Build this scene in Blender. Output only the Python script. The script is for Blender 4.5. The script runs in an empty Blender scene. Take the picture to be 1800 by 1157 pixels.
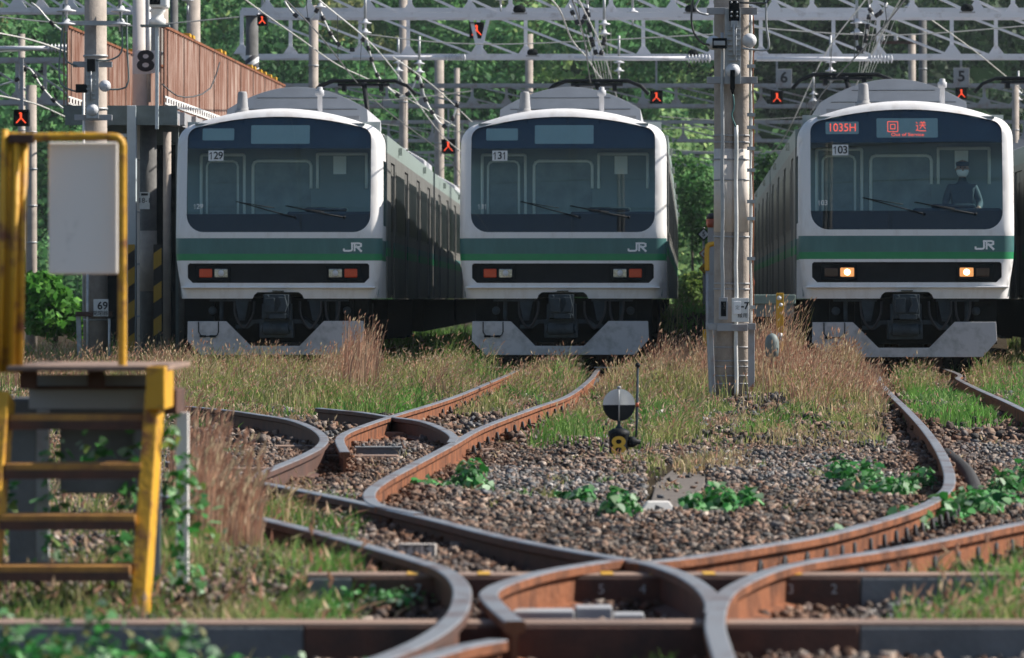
import bpy, math, random
import numpy as np
from mathutils import Vector, Matrix
from mathutils.geometry import delaunay_2d_cdt
random.seed(7); RNG = np.random.default_rng(11)
S = bpy.context.scene
COL = S.collection
R = math.radians
# ------------------------------------------------------------ camera, sky, sun, exposure
F = 7750.0; HY = 525.0; CX = 900.0; CZ = 1.14      # focal length (px of the 1800 px photo), horizon row, eye height
cd = bpy.data.cameras.new('camera'); cam = bpy.data.objects.new('camera', cd); COL.objects.link(cam)
cam.location = (0, 0, CZ); cam.rotation_euler = (R(90), 0, 0)
cd.sensor_width = 36; cd.lens = F / 1800 * 36; cd.shift_y = -(578.5 - HY) / 1800
cd.clip_start = 0.5; cd.clip_end = 3000
cd.dof.use_dof = True; cd.dof.focus_distance = 44; cd.dof.aperture_fstop = 6.5
S.camera = cam
SUN_EL, SUN_AZ = 40.0, 10.0                        # azimuth measured from +X (right) towards +Y (away)
w = bpy.data.worlds.new('World'); S.world = w; w.use_nodes = True
nt = w.node_tree; bg = nt.nodes['Background']
sky = nt.nodes.new('ShaderNodeTexSky'); sky.sky_type = 'NISHITA'; sky.sun_disc = False
sky.sun_elevation = R(SUN_EL); sky.sun_rotation = R(90 - SUN_AZ); sky.air_density = 1.0; sky.dust_density = 0.6
nt.links.new(sky.outputs[0], bg.inputs[0]); bg.inputs[1].default_value = 0.074
sd = bpy.data.lights.new('sun', 'SUN'); sun = bpy.data.objects.new('sun', sd); COL.objects.link(sun)
sd.energy = 5.0; sd.angle = R(0.5); sd.color = (1.0, 0.93, 0.83)
dv = Vector((math.cos(R(SUN_AZ)) * math.cos(R(SUN_EL)), math.sin(R(SUN_AZ)) * math.cos(R(SUN_EL)), math.sin(R(SUN_EL))))
sun.rotation_euler = dv.to_track_quat('Z', 'Y').to_euler(); sun.location = (30, 10, 40)
S.view_settings.view_transform = 'Standard'; S.view_settings.look = 'None'
S.view_settings.exposure = 0.58; S.view_settings.gamma = 1
try:
    S.cycles.transparent_max_bounces = 12; S.cycles.max_bounces = 6; S.cycles.caustics_reflective = False
except Exception: pass

def at(px, py, Y): return Vector(((px - CX) * Y / F, Y, CZ + (HY - py) * Y / F))
def gp(px, py, z=0.0):
    Y = (CZ - z) * F / (py - HY); return Vector(((px - CX) * Y / F, Y, z))

# ------------------------------------------------------------ materials
def mat(name, col, rough=0.7, metal=0.0, var=0.15, scale=6.0, bump=0.0, bscale=None, col2=None, emis=None, estr=1.0,
        attr=None, transl=0.0, thr=(0.4, 0.65), spec=None, stretch=None):
    m = bpy.data.materials.new(name); m.use_nodes = True
    n = m.node_tree.nodes; l = m.node_tree.links; p = n['Principled BSDF']
    p.inputs['Roughness'].default_value = rough; p.inputs['Metallic'].default_value = metal
    if spec is not None: p.inputs['Specular IOR Level'].default_value = spec
    tc = n.new('ShaderNodeTexCoord'); mp = n.new('ShaderNodeMapping'); l.new(tc.outputs['Object'], mp.inputs[0])
    if stretch: mp.inputs['Scale'].default_value = stretch
    no = n.new('ShaderNodeTexNoise'); no.inputs['Scale'].default_value = scale; no.inputs['Detail'].default_value = 6
    no.inputs['Roughness'].default_value = 0.65; l.new(mp.outputs[0], no.inputs['Vector'])
    cr = n.new('ShaderNodeValToRGB'); l.new(no.outputs['Fac'], cr.inputs[0])
    c1 = [max(0, c * (1 - var)) for c in col]; c2 = list(col2) if col2 else [min(1, c * (1 + var)) for c in col]
    if col2: c1 = list(col)
    cr.color_ramp.elements[0].position = thr[0] if col2 else 0.3; cr.color_ramp.elements[1].position = thr[1] if col2 else 0.7
    cr.color_ramp.elements[0].color = (*c1, 1); cr.color_ramp.elements[1].color = (*c2, 1)
    out = cr.outputs[0]
    if attr:
        at_ = n.new('ShaderNodeAttribute'); at_.attribute_name = attr
        mx = n.new('ShaderNodeMix'); mx.data_type = 'RGBA'; mx.blend_type = 'MULTIPLY'; mx.inputs[0].default_value = 1
        cr.color_ramp.elements[0].color = (1 - var, 1 - var, 1 - var, 1); cr.color_ramp.elements[1].color = (1, 1, 1, 1)
        l.new(at_.outputs['Color'], mx.inputs[6]); l.new(cr.outputs[0], mx.inputs[7]); out = mx.outputs[2]
    l.new(out, p.inputs['Base Color'])
    if emis:
        p.inputs['Emission Color'].default_value = (*emis, 1); p.inputs['Emission Strength'].default_value = estr
    if bump:
        n2 = n.new('ShaderNodeTexNoise'); n2.inputs['Scale'].default_value = bscale or scale * 4; n2.inputs['Detail'].default_value = 4
        l.new(mp.outputs[0], n2.inputs['Vector'])
        b = n.new('ShaderNodeBump'); b.inputs['Strength'].default_value = bump; b.inputs['Distance'].default_value = 0.02
        l.new(n2.outputs['Fac'], b.inputs['Height']); l.new(b.outputs[0], p.inputs['Normal'])
    if transl:
        t = n.new('ShaderNodeBsdfTranslucent'); l.new(out, t.inputs[0]); mi = n.new('ShaderNodeMixShader'); mi.inputs[0].default_value = transl
        l.new(p.outputs[0], mi.inputs[1]); l.new(t.outputs[0], mi.inputs[2]); l.new(mi.outputs[0], n['Material Output'].inputs[0])
    return m
M = {}
M['white'] = mat('white_paint', (0.83, 0.82, 0.82), 0.42, scale=5, col2=(0.66, 0.62, 0.59), thr=(0.50, 0.80), stretch=(1, 1, 0.22))
M['teal'] = mat('teal_stripe', (0.060, 0.165, 0.165), 0.4, var=0.16, scale=5, stretch=(1, 1, .22))
M['green'] = mat('green_stripe', (0.02, 0.26, 0.10), 0.4, var=0.08)
M['palegreen'] = mat('pale_green_stripe', (0.25, 0.31, 0.29), 0.5, var=0.1)
M['black'] = mat('black_trim', (0.010, 0.013, 0.017), 0.6, var=0.3, spec=0.2)
M['navy'] = mat('navy_glass_band', (0.012, 0.03, 0.055), 0.12, var=0.1, spec=0.5)
M['steel'] = mat('stainless_steel', (0.20, 0.20, 0.19), 0.45, 0.15, var=0.25, scale=1.4, bump=0.5, bscale=1.0, stretch=(1, 1, 0.25))
M['roof'] = mat('roof_grey', (0.33, 0.33, 0.34), 0.7, var=0.15, scale=2)
M['acgrey'] = mat('air_conditioner_grey', (0.48, 0.49, 0.52), 0.6, var=0.08, scale=3)
M['under'] = mat('underframe_grey', (0.04, 0.055, 0.068), 0.8, var=0.4, scale=5, spec=0.2)
M['dark'] = mat('dark_equipment', (0.010, 0.013, 0.015), 0.9, var=0.3, spec=0.1)
M['skirt'] = mat('skirt_grey', (0.30, 0.305, 0.31), 0.6, scale=4, col2=(0.50, 0.50, 0.52), thr=(0.32, 0.52), bump=0.1, bscale=30)
M['cab'] = mat('cab_wall', (0.27, 0.32, 0.325), 0.7, var=0.06, scale=2)
M['cabframe'] = mat('cab_frame', (0.95, 0.95, 0.93), 0.4, var=0.05)
M['cabglass'] = mat('cab_window', (0.21, 0.26, 0.28), 0.3, var=0.3, scale=3)
M['paper'] = mat('paper', (0.98, 0.98, 0.98), 0.6, var=0.02)
M['display'] = mat('display_panel', (0.34, 0.43, 0.45), 0.35, var=0.05)
M['redlamp'] = mat('red_lens', (0.62, 0.06, 0.015), 0.2, var=0.1, scale=60)
M['clearlamp'] = mat('clear_lens', (0.42, 0.44, 0.42), 0.12, 0.5, var=0.5, scale=45)
M['offlamp'] = mat('dark_lens', (0.05, 0.025, 0.02), 0.2, var=0.2, scale=60)
M['lit'] = mat('lit_headlamp', (0.6, 0.4, 0.2), 0.3, emis=(1.0, 0.38, 0.10), estr=0.5)
M['litcore'] = mat('lit_bulb', (1, 0.9, 0.7), 0.3, emis=(1.0, 0.80, 0.45), estr=4)
M['led'] = mat('red_led', (0.6, 0.05, 0.04), 0.4, emis=(1.0, 0.12, 0.08), estr=0.75)
M['sigred'] = mat('signal_red', (0.8, 0.05, 0.02), 0.4, emis=(1.0, 0.09, 0.03), estr=0.9)
M['ink'] = mat('black_ink', (0.02, 0.02, 0.025), 0.6)
M['plate'] = mat('white_plate', (0.80, 0.80, 0.78), 0.5, var=0.08, scale=8)
M['concrete'] = mat('concrete', (0.38, 0.33, 0.29), 0.85, var=0.2, scale=5, bump=0.3, bscale=40)
M['whitewash'] = mat('pale_painted_concrete', (0.70, 0.64, 0.59), 0.8, var=0.08, scale=6)
M['darkconc'] = mat('dark_weathered_concrete', (0.12, 0.12, 0.12), 0.85, var=0.3, scale=5, bump=0.2)
M['galv'] = mat('galvanised_steel', (0.40, 0.42, 0.44), 0.5, 0.35, var=0.15, scale=8)
M['galvd'] = mat('dull_galvanised_steel', (0.36, 0.37, 0.39), 0.6, 0.1, var=0.25, scale=4, col2=(0.27, 0.20, 0.17), thr=(0.5, 0.75))
M['gantry'] = mat('pale_gantry_paint', (0.74, 0.74, 0.78), 0.6, var=0.1, scale=3, col2=(0.46, 0.43, 0.43), thr=(0.55, 0.75))
M['porcelain'] = mat('porcelain', (0.66, 0.67, 0.70), 0.25, var=0.05)
M['wire'] = mat('copper_wire', (0.10, 0.10, 0.10), 0.5, 0.3, var=0.2)
M['palewire'] = mat('pale_wire', (0.68, 0.68, 0.66), 0.5, 0.2, var=0.2)
M['rustwall'] = mat('rusty_corrugated_sheet', (0.19, 0.085, 0.055), 0.85, scale=9, col2=(0.42, 0.31, 0.26), thr=(0.45, 0.7), stretch=(1, 1, 0.10))
M['rust'] = mat('rust', (0.26, 0.105, 0.055), 0.85, scale=7, col2=(0.085, 0.042, 0.030), thr=(0.42, 0.68), bump=0.5, bscale=55, spec=0.15, stretch=(1, 1, 0.6))
M['rusted'] = mat('brown_rust_and_shade', (0.11, 0.05, 0.035), 0.8, scale=6, col2=(0.05, 0.033, 0.028), thr=(0.4, 0.7), bump=0.2, bscale=60)  # real rust; on some rails its darkness stands in for shade
M['railtop'] = mat('worn_rail_head', (0.42, 0.41, 0.41), 0.32, 0.6, scale=4, col2=(0.26, 0.15, 0.11), thr=(0.50, 0.66), bump=0.15, bscale=50)
M['timber'] = mat('weathered_tie', (0.30, 0.20, 0.15), 0.85, scale=6, col2=(0.15, 0.11, 0.095), bump=0.3, bscale=30, stretch=(0.3, 1, 1))
M['greytie'] = mat('grey_concrete_tie', (0.16, 0.17, 0.18), 0.85, var=0.2, scale=6, bump=0.2, bscale=40)
M['yellow'] = mat('worn_yellow_paint', (0.62, 0.33, 0.02), 0.55, scale=9, col2=(0.22, 0.08, 0.03), thr=(0.52, 0.66), bump=0.2)
M['yellow2'] = mat('yellow_plastic', (0.62, 0.34, 0.02), 0.45, var=0.12, scale=5)
M['rustyellow'] = mat('rusted_yellow_tread', (0.46, 0.23, 0.05), 0.7, scale=9, col2=(0.24, 0.11, 0.04), thr=(0.4, 0.65))
M['board'] = mat('grey_white_board', (0.93, 0.90, 0.87), 0.6, scale=7, col2=(0.62, 0.60, 0.58), thr=(0.62, 0.78))
M['lightblue'] = mat('pale_blue_paint', (0.50, 0.58, 0.62), 0.6, var=0.08)
M['deck'] = mat('green_grey_steel', (0.16, 0.20, 0.20), 0.6, var=0.25, scale=4)
M['palegreenbeam'] = mat('pale_green_beam', (0.20, 0.27, 0.24), 0.7, var=0.1)
M['hose'] = mat('black_corrugated_hose', (0.03, 0.03, 0.033), 0.75, var=0.4, scale=20)
M['slab'] = mat('concrete_slab', (0.13, 0.11, 0.095), 0.9, var=0.2, scale=10, bump=0.3, bscale=60)
M['whiteblock'] = mat('white_block', (0.70, 0.67, 0.64), 0.8, var=0.1, scale=20)
M['grass'] = mat('grass_blades', (1, 1, 1), 0.65, attr='col', var=0.15, transl=0.35, spec=0.2)
M['leaf'] = mat('leaf_green', (1, 1, 1), 0.5, attr='col', var=0.35, transl=0.25, spec=0.3)
M['forest'] = mat('forest_leaves', (1, 1, 1), 0.6, attr='col', var=0.3, transl=0.4, spec=0.2)
M['stone'] = mat('ballast_stone', (1, 1, 1), 0.95, attr='col', var=0.45, scale=55, spec=0.1, bump=0.6, bscale=70)
M['earth'] = mat('ballast_bed', (0.035, 0.030, 0.022), 0.95, var=0.3, scale=4, col2=(0.07, 0.055, 0.04), bump=0.8, bscale=45, spec=0.0)
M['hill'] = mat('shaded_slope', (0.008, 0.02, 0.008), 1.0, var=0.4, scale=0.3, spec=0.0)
M['skin'] = mat('skin', (0.42, 0.25, 0.18), 0.5, var=0.05)
M['uniform'] = mat('navy_uniform', (0.07, 0.09, 0.105), 0.8)
M['bark'] = mat('bark', (0.10, 0.08, 0.065), 0.9, var=0.3)
M['orange'] = mat('orange_red_paint', (0.35, 0.07, 0.03), 0.5, var=0.15)
# glass: clear tinted pane with mirror reflections
g = bpy.data.materials.new('windscreen_glass'); g.use_nodes = True; n = g.node_tree.nodes; l = g.node_tree.links
n.remove(n['Principled BSDF']); tr = n.new('ShaderNodeBsdfTransparent'); tr.inputs[0].default_value = (0.80, 0.92, 0.93, 1)
gl = n.new('ShaderNodeBsdfGlossy'); gl.inputs['Roughness'].default_value = 0.01; gl.inputs[0].default_value = (0.8, 0.9, 1, 1)
mx = n.new('ShaderNodeMixShader'); mx.inputs[0].default_value = 0.045; l.new(tr.outputs[0], mx.inputs[1]); l.new(gl.outputs[0], mx.inputs[2])
l.new(mx.outputs[0], n['Material Output'].inputs[0]); M['glass'] = g
# side window: dark mirror-like glass
M['sidewin'] = mat('side_window_glass', (0.012, 0.016, 0.02), 0.30, var=0.1, spec=0.12)
# black and yellow diagonal stripes / black and white zebra
def striped(name, ca, cb, k, ang):
    m = bpy.data.materials.new(name); m.use_nodes = True; n = m.node_tree.nodes; l = m.node_tree.links
    tc = n.new('ShaderNodeTexCoord'); mp = n.new('ShaderNodeMapping'); mp.inputs['Rotation'].default_value = (0, R(ang), 0)
    wv = n.new('ShaderNodeTexWave'); wv.bands_direction = 'Z'; wv.inputs['Scale'].default_value = k
    cr = n.new('ShaderNodeValToRGB'); cr.color_ramp.interpolation = 'CONSTANT'; cr.color_ramp.elements[1].position = 0.5
    cr.color_ramp.elements[0].color = (*ca, 1); cr.color_ramp.elements[1].color = (*cb, 1)
    l.new(tc.outputs['Object'], mp.inputs[0]); l.new(mp.outputs[0], wv.inputs[0]); l.new(wv.outputs['Fac'], cr.inputs[0])
    l.new(cr.outputs[0], n['Principled BSDF'].inputs['Base Color']); n['Principled BSDF'].inputs['Roughness'].default_value = 0.6
    return m
M['hazard'] = striped('hazard_stripes', (0.02, 0.02, 0.02), (0.50, 0.30, 0.03), 0.75, 35)
M['zebra'] = striped('zebra_stripes', (0.03, 0.03, 0.04), (0.6, 0.6, 0.6), 1.6, 35)

# ------------------------------------------------------------ mesh helpers
class MB:
    def __init__(s): s.v = []; s.f = []; s.m = []; s.s = []
    def add(s, vs, fs, mi=0, sm=False):
        o = len(s.v); s.v += [tuple(p) for p in vs]
        for f in fs: s.f.append(tuple(i + o for i in f)); s.m.append(mi); s.s.append(sm)
        return s
    def box(s, x0, x1, y0, y1, z0, z1, mi=0, rot=None, piv=None):
        vs = [Vector((x, y, z)) for x in (x0, x1) for y in (y0, y1) for z in (z0, z1)]
        if rot is not None:
            pv = Vector(piv) if piv is not None else sum(vs, Vector()) / 8
            vs = [rot @ (p - pv) + pv for p in vs]
        return s.add(vs, [(0, 1, 3, 2), (4, 6, 7, 5), (0, 4, 5, 1), (2, 3, 7, 6), (0, 2, 6, 4), (1, 5, 7, 3)], mi)
    def bar(s, a, b, w, h, mi=0):                      # rectangular bar between two points
        a = Vector(a); b = Vector(b); d = (b - a).normalized(); up = Vector((0, 0, 1)) if abs(d.z) < 0.95 else Vector((0, 1, 0))
        sx = d.cross(up).normalized() * w / 2; sz = sx.cross(d).normalized() * h / 2
        vs = [a - sx - sz, a + sx - sz, a + sx + sz, a - sx + sz, b - sx - sz, b + sx - sz, b + sx + sz, b - sx + sz]
        return s.add(vs, [(0, 1, 2, 3), (7, 6, 5, 4), (0, 4, 5, 1), (1, 5, 6, 2), (2, 6, 7, 3), (3, 7, 4, 0)], mi)
    def angle(s, a, b, w, t=0.008, mi=0): return s.bar(a, b, w, t * 2, mi).bar(a, b, t, w, mi)
    def tube(s, pts, r, n=8, mi=0, caps=True):
        pts = [Vector(p) for p in pts]; rs = r if isinstance(r, (list, tuple)) else [r] * len(pts); vs = []; prev = None
        for i, p in enumerate(pts):
            d = (pts[min(i + 1, len(pts) - 1)] - pts[max(i - 1, 0)]).normalized()
            if prev is None:
                prev = d.orthogonal().normalized()
            prev = (prev - d * prev.dot(d)).normalized(); b = d.cross(prev)
            for k in range(n):
                a = 2 * math.pi * k / n; vs.append(p + (prev * math.cos(a) + b * math.sin(a)) * rs[i])
        fs = [(i * n + k, i * n + (k + 1) % n, (i + 1) * n + (k + 1) % n, (i + 1) * n + k) for i in range(len(pts) - 1) for k in range(n)]
        s.add(vs, fs, mi, n > 5)
        if caps:
            o = len(s.v) - len(vs); s.f.append(tuple(o + k for k in reversed(range(n)))); s.f.append(tuple(o + (len(pts) - 1) * n + k for k in range(n)))
            s.m += [mi, mi]; s.s += [False, False]
        return s
    def lathe(s, c, prof, n=16, mi=0, axis=(0, 0, 1)):  # prof: (radius, height along axis)
        c = Vector(c); ax = Vector(axis).normalized(); u = ax.orthogonal().normalized(); v = ax.cross(u); vs = []
        for r, h in prof:
            for k in range(n):
                a = 2 * math.pi * k / n; vs.append(c + ax * h + (u * math.cos(a) + v * math.sin(a)) * r)
        fs = [(i * n + k, i * n + (k + 1) % n, (i + 1) * n + (k + 1) % n, (i + 1) * n + k) for i in range(len(prof) - 1) for k in range(n)]
        fs.append(tuple(reversed(range(n)))); fs.append(tuple((len(prof) - 1) * n + k for k in range(n)))
        return s.add(vs, fs, mi, True)
    def prism(s, poly, y0, y1, mi=0):                   # poly in x,z; extruded along y
        k = len(poly); vs = [(x, y0, z) for x, z in poly] + [(x, y1, z) for x, z in poly]
        fs = [tuple(range(k)), tuple(reversed(range(k, 2 * k)))] + [(i, i + k, (i + 1) % k + k, (i + 1) % k) for i in range(k)]
        return s.add(vs, fs, mi)
    def build(s, name, mats, parent=None, bevel=0, xf=None):
        me = bpy.data.meshes.new(name); me.from_pydata([xf @ Vector(p) for p in s.v] if xf else s.v, [], s.f)
        if not isinstance(mats, (list, tuple)): mats = [mats]
        for q in mats: me.materials.append(M[q] if isinstance(q, str) else q)
        me.polygons.foreach_set('material_index', s.m); me.polygons.foreach_set('use_smooth', s.s); me.update()
        o = bpy.data.objects.new(name, me); COL.objects.link(o)
        if parent: o.parent = parent
        if bevel:
            b = o.modifiers.new('bevel', 'BEVEL'); b.width = bevel; b.segments = 2; b.limit_method = 'ANGLE'
        return o
def tag(o, label=None, cat=None, group=None, kind=None):
    if label: o['label'] = label
    if cat: o['category'] = cat
    if group: o['group'] = group
    if kind: o['kind'] = kind
    return o
def thing(name, label, cat, loc=(0, 0, 0), group=None, rz=0):
    o = bpy.data.objects.new(name, None); COL.objects.link(o); o.location = loc; o.rotation_euler = (0, 0, rz); o.empty_display_size = 0.2
    return tag(o, label, cat, group)
def dup(o, parent=None):
    c = o.copy(); COL.objects.link(c)
    if parent: c.parent = parent
    for ch in list(o.children): dup(ch, c)
    return c
def text(name, s, size, m, loc, parent=None, rot=(R(90), 0, 0), ext=0.001, sx=1.0, bold=0.0):
    cu = bpy.data.curves.new(name, 'FONT'); cu.body = s; cu.size = size; cu.extrude = ext; cu.align_x = 'CENTER'; cu.align_y = 'CENTER'; cu.offset = bold
    t = bpy.data.objects.new(name, cu); me = bpy.data.meshes.new_from_object(t); bpy.data.objects.remove(t); bpy.data.curves.remove(cu)
    me.materials.clear(); me.materials.append(M[m]); me.name = name
    o = bpy.data.objects.new(name, me); COL.objects.link(o); o.location = loc; o.rotation_euler = rot; o.scale = (sx, 1, 1)
    if parent: o.parent = parent
    return o
def smooth_line(pts, step=0.25):
    pts = [Vector(p) for p in pts]; out = []
    for i in range(len(pts) - 1):
        p0 = pts[max(i - 1, 0)]; p1 = pts[i]; p2 = pts[i + 1]; p3 = pts[min(i + 2, len(pts) - 1)]
        k = max(2, int((p2 - p1).length / step))
        for j in range(k):
            t = j / k; out.append(0.5 * ((2 * p1) + (p2 - p0) * t + (2 * p0 - 5 * p1 + 4 * p2 - p3) * t * t + (3 * p1 - p0 - 3 * p2 + p3) * t ** 3))
    out.append(pts[-1]); return out
def np_mesh(name, verts, faces, mats, cols=None, smooth=False, mi=None):
    # verts (N,3), faces (M,k) same k; cols per vertex (N,3)
    me = bpy.data.meshes.new(name); nv = len(verts); nf, k = faces.shape
    me.vertices.add(nv); me.vertices.foreach_set('co', verts.astype(np.float32).ravel())
    me.loops.add(nf * k); me.loops.foreach_set('vertex_index', faces.astype(np.int32).ravel())
    me.polygons.add(nf); me.polygons.foreach_set('loop_start', np.arange(0, nf * k, k, dtype=np.int32))
    if smooth: me.polygons.foreach_set('use_smooth', np.ones(nf, dtype=bool))
    if mi is not None: me.polygons.foreach_set('material_index', mi.astype(np.int32))
    me.update(calc_edges=True)
    if cols is not None:
        ca = me.color_attributes.new('col', 'FLOAT_COLOR', 'POINT'); c4 = np.ones((nv, 4), np.float32); c4[:, :3] = cols
        ca.data.foreach_set('color', c4.ravel())
    for q in (mats if isinstance(mats, (list, tuple)) else [mats]): me.materials.append(M[q])
    o = bpy.data.objects.new(name, me); COL.objects.link(o); return o

# ------------------------------------------------------------ ground
def smooth01(t): t = np.clip(t, 0, 1); return t * t * (3 - 2 * t)
def ground_h(x, y):
    x = np.asarray(x, float); y = np.asarray(y, float)
    dip = 0.022 + 0.040 * smooth01((26 - y) / 5) * smooth01((.2 - x) / .5) * smooth01((y - 15.9) / .3) - .03 * smooth01((15.9 - y) / .3)
    bump = 0.012 * np.sin(x * 3.1 + y * 1.7) + 0.010 * np.sin(x * 1.3 - y * 0.9)
    mound = 0.12 * np.exp(-((x - 2.95) / 0.75) ** 2 - ((y - 44) / 4.5) ** 2)
    far = 0.9 * np.exp(-((x - 3.0) / 1.2) ** 2 - ((y - 74) / 4.0) ** 2)
    return dip + bump + mound + far
def patch_grid(xs, ys):
    X, Y = np.meshgrid(xs, ys); Z = ground_h(X, Y); V = np.stack([X, Y, Z], -1).reshape(-1, 3)
    nx, ny = len(xs), len(ys); i = np.arange((ny - 1) * (nx - 1)); r = i // (nx - 1); c = i % (nx - 1); a = r * nx + c
    return V, np.stack([a, a + 1, a + nx + 1, a + nx], 1)
xs = np.concatenate([[-900, -300, -90, -30], np.arange(-10, 12.01, 0.2), [30, 90, 300, 900]])
ys = np.concatenate([[-300, -60, 0, 6], np.arange(10, 46, 0.25), np.arange(46, 90, 0.8), [100, 140, 200, 300, 600, 1500]])
V, Fc = patch_grid(xs, ys); tag(np_mesh('ground', V, Fc, 'earth', smooth=True), kind='structure')

# density of grass in picture columns / rows of the ground point
def in_rail_bed(px, py): return False

def grass_patch(name, label, cat, regions, kind='stuff'):
    """regions: (px0,px1,py0,py1,n, hmin,hmax, width, palette, lean, headp)"""
    VV = []; FF = []; CC = []; off = 0
    for (px0, px1, py0, py1, nn, h0, h1, wd, pal, lean, headp) in regions:
        y_near = CZ * F / (py1 - HY); y_far = CZ * F / (py0 - HY)
        # clumps
        u = RNG.random(nn); Y = np.sqrt(y_near ** 2 + u * (y_far ** 2 - y_near ** 2))
        # soften the outline with noise
        px = px0 + (px1 - px0) * RNG.random(nn)
        cx = (px - CX) * Y / F
        clump = 0.5 + 0.5 * np.sin(cx * 5.3 + Y * 1.1 + 1.3 * np.sin(Y * 0.7)) * np.sin(Y * 1.9 - cx * 2.3)
        ey = np.minimum((Y - y_near) / (y_far - y_near + 1e-6), (y_far - Y) / (y_far - y_near + 1e-6)) * 2
        ex = np.minimum(px - px0, px1 - px) / (px1 - px0) * 2
        wob = 0.5 * np.sin(cx * 3.7 + Y * .31) + 0.35 * np.sin(cx * 9.1 - Y * .77) + 0.25 * np.sin(cx * 17.3 + Y * 1.9)
        keep = RNG.random(nn) < (0.12 + 0.88 * clump ** 1.5) * np.clip(0.12 + 2.6 * np.minimum(ex * 1.5, ey) + .35 * wob, 0.02, 1)
        Y = Y[keep]; cx = cx[keep]; clump = clump[keep]; k = len(Y)
        if not k: continue
        # keep the running surface of rails clear of tall stems
        zg = ground_h(cx, Y)
        lum = 0.5 + 0.5 * np.sin(cx * 1.9 + Y * .37 + 1.7 * np.sin(cx * .8 + Y * .21)); h = (h0 + (h1 - h0) * RNG.random(k) ** 1.6) * (0.40 + 0.55 * clump + .45 * lum)
        d = rail_dist(cx, Y); h = np.where(d < 0.12, h * 0.3, np.where(d < 0.3, h * 0.7, h)); 
        okk = (d > 0.04) & ~((np.abs(cx - 2.36) < .30) & (Y > 40.5) & (Y < 48.2) & (RNG.random(k) < .93)); Y = Y[okk]; cx = cx[okk]; zg = zg[okk]; h = h[okk]; k = len(Y)
        if not k: continue
        a = RNG.random(k) * 2 * math.pi; ln = lean * (0.3 + RNG.random(k)); dx = np.cos(a) * ln * h + 0.06 * h; dy = np.sin(a) * ln * h
        b = RNG.normal(0, 0.5, k); wx = np.cos(b) * wd * (0.6 + 0.8 * RNG.random(k)) / 2; wy = np.sin(b) * wd / 2
        P0 = np.stack([cx, Y, zg - 0.02], 1); P1 = P0 + np.stack([dx * 0.28, dy * 0.28, h * 0.55 + 0.02], 1); P2 = P0 + np.stack([dx, dy, h * (1 - 0.35 * ln) + 0.02], 1)
        W = np.stack([wx, wy, 0 * wx], 1)
        v = np.stack([P0 - W, P0 + W, P1 + W * 0.8, P1 - W * 0.8, P2 + W * 0.15, P2 - W * 0.15], 1).reshape(-1, 3)
        i = np.arange(k)[:, None] * 6 + off
        FF += [np.concatenate([i + 0, i + 1, i + 2, i + 3], 1), np.concatenate([i + 3, i + 2, i + 4, i + 5], 1)]
        pal_ = np.array(pal); pn = 0.5 + 0.5 * np.sin(cx * 2.7 - Y * .53 + 1.2 * np.sin(cx * 1.1 + Y * .9)); ci = np.clip(((pn * .6 + RNG.random(k) * .4) * len(pal)).astype(int), 0, len(pal) - 1); c = pal_[ci] * 1.6 * (0.7 + 0.6 * RNG.random((k, 1)))
        VV.append(v); CC.append(np.repeat(c, 6, 0)); off += k * 6
        hs = RNG.random(k) < headp; kk = int(hs.sum())
        if kk:
            T = P2[hs]; D = (P2 - P1)[hs]; D /= np.linalg.norm(D, axis=1)[:, None] + 1e-9; L = 0.035 + 0.05 * RNG.random((kk, 1)); r = 0.0055 + 0.005 * RNG.random((kk, 1))
            X = np.tile([[1.0, 0, 0]], (kk, 1)) * r; Yv = np.tile([[0, 1.0, 0]], (kk, 1)) * r
            D2 = D + np.array([[0.35, 0, -0.2]]) * RNG.random((kk, 1))
            v = np.stack([T - X * .3, T + D * L * .4 + X, T + D2 * L, T + D * L * .4 - X, T - Yv * .3, T + D * L * .4 + Yv, T + D2 * L + 0.001, T + D * L * .4 - Yv], 1).reshape(-1, 3)
            i = np.arange(kk)[:, None] * 8 + off; FF += [np.concatenate([i, i + 1, i + 2, i + 3], 1), np.concatenate([i + 4, i + 5, i + 6, i + 7], 1)]
            hc = np.array([[0.62, 0.46, 0.32], [0.58, 0.35, 0.24], [0.66, 0.54, 0.36], [0.45, 0.26, 0.18]])[RNG.integers(0, 4, kk)] * (0.8 + 0.4 * RNG.random((kk, 1)))
            VV.append(v); CC.append(np.repeat(hc, 8, 0)); off += kk * 8
    if not VV: return
    o = np_mesh(name, np.concatenate(VV), np.concatenate(FF), 'grass', np.concatenate(CC)); return tag(o, label, cat, None, kind)

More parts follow.
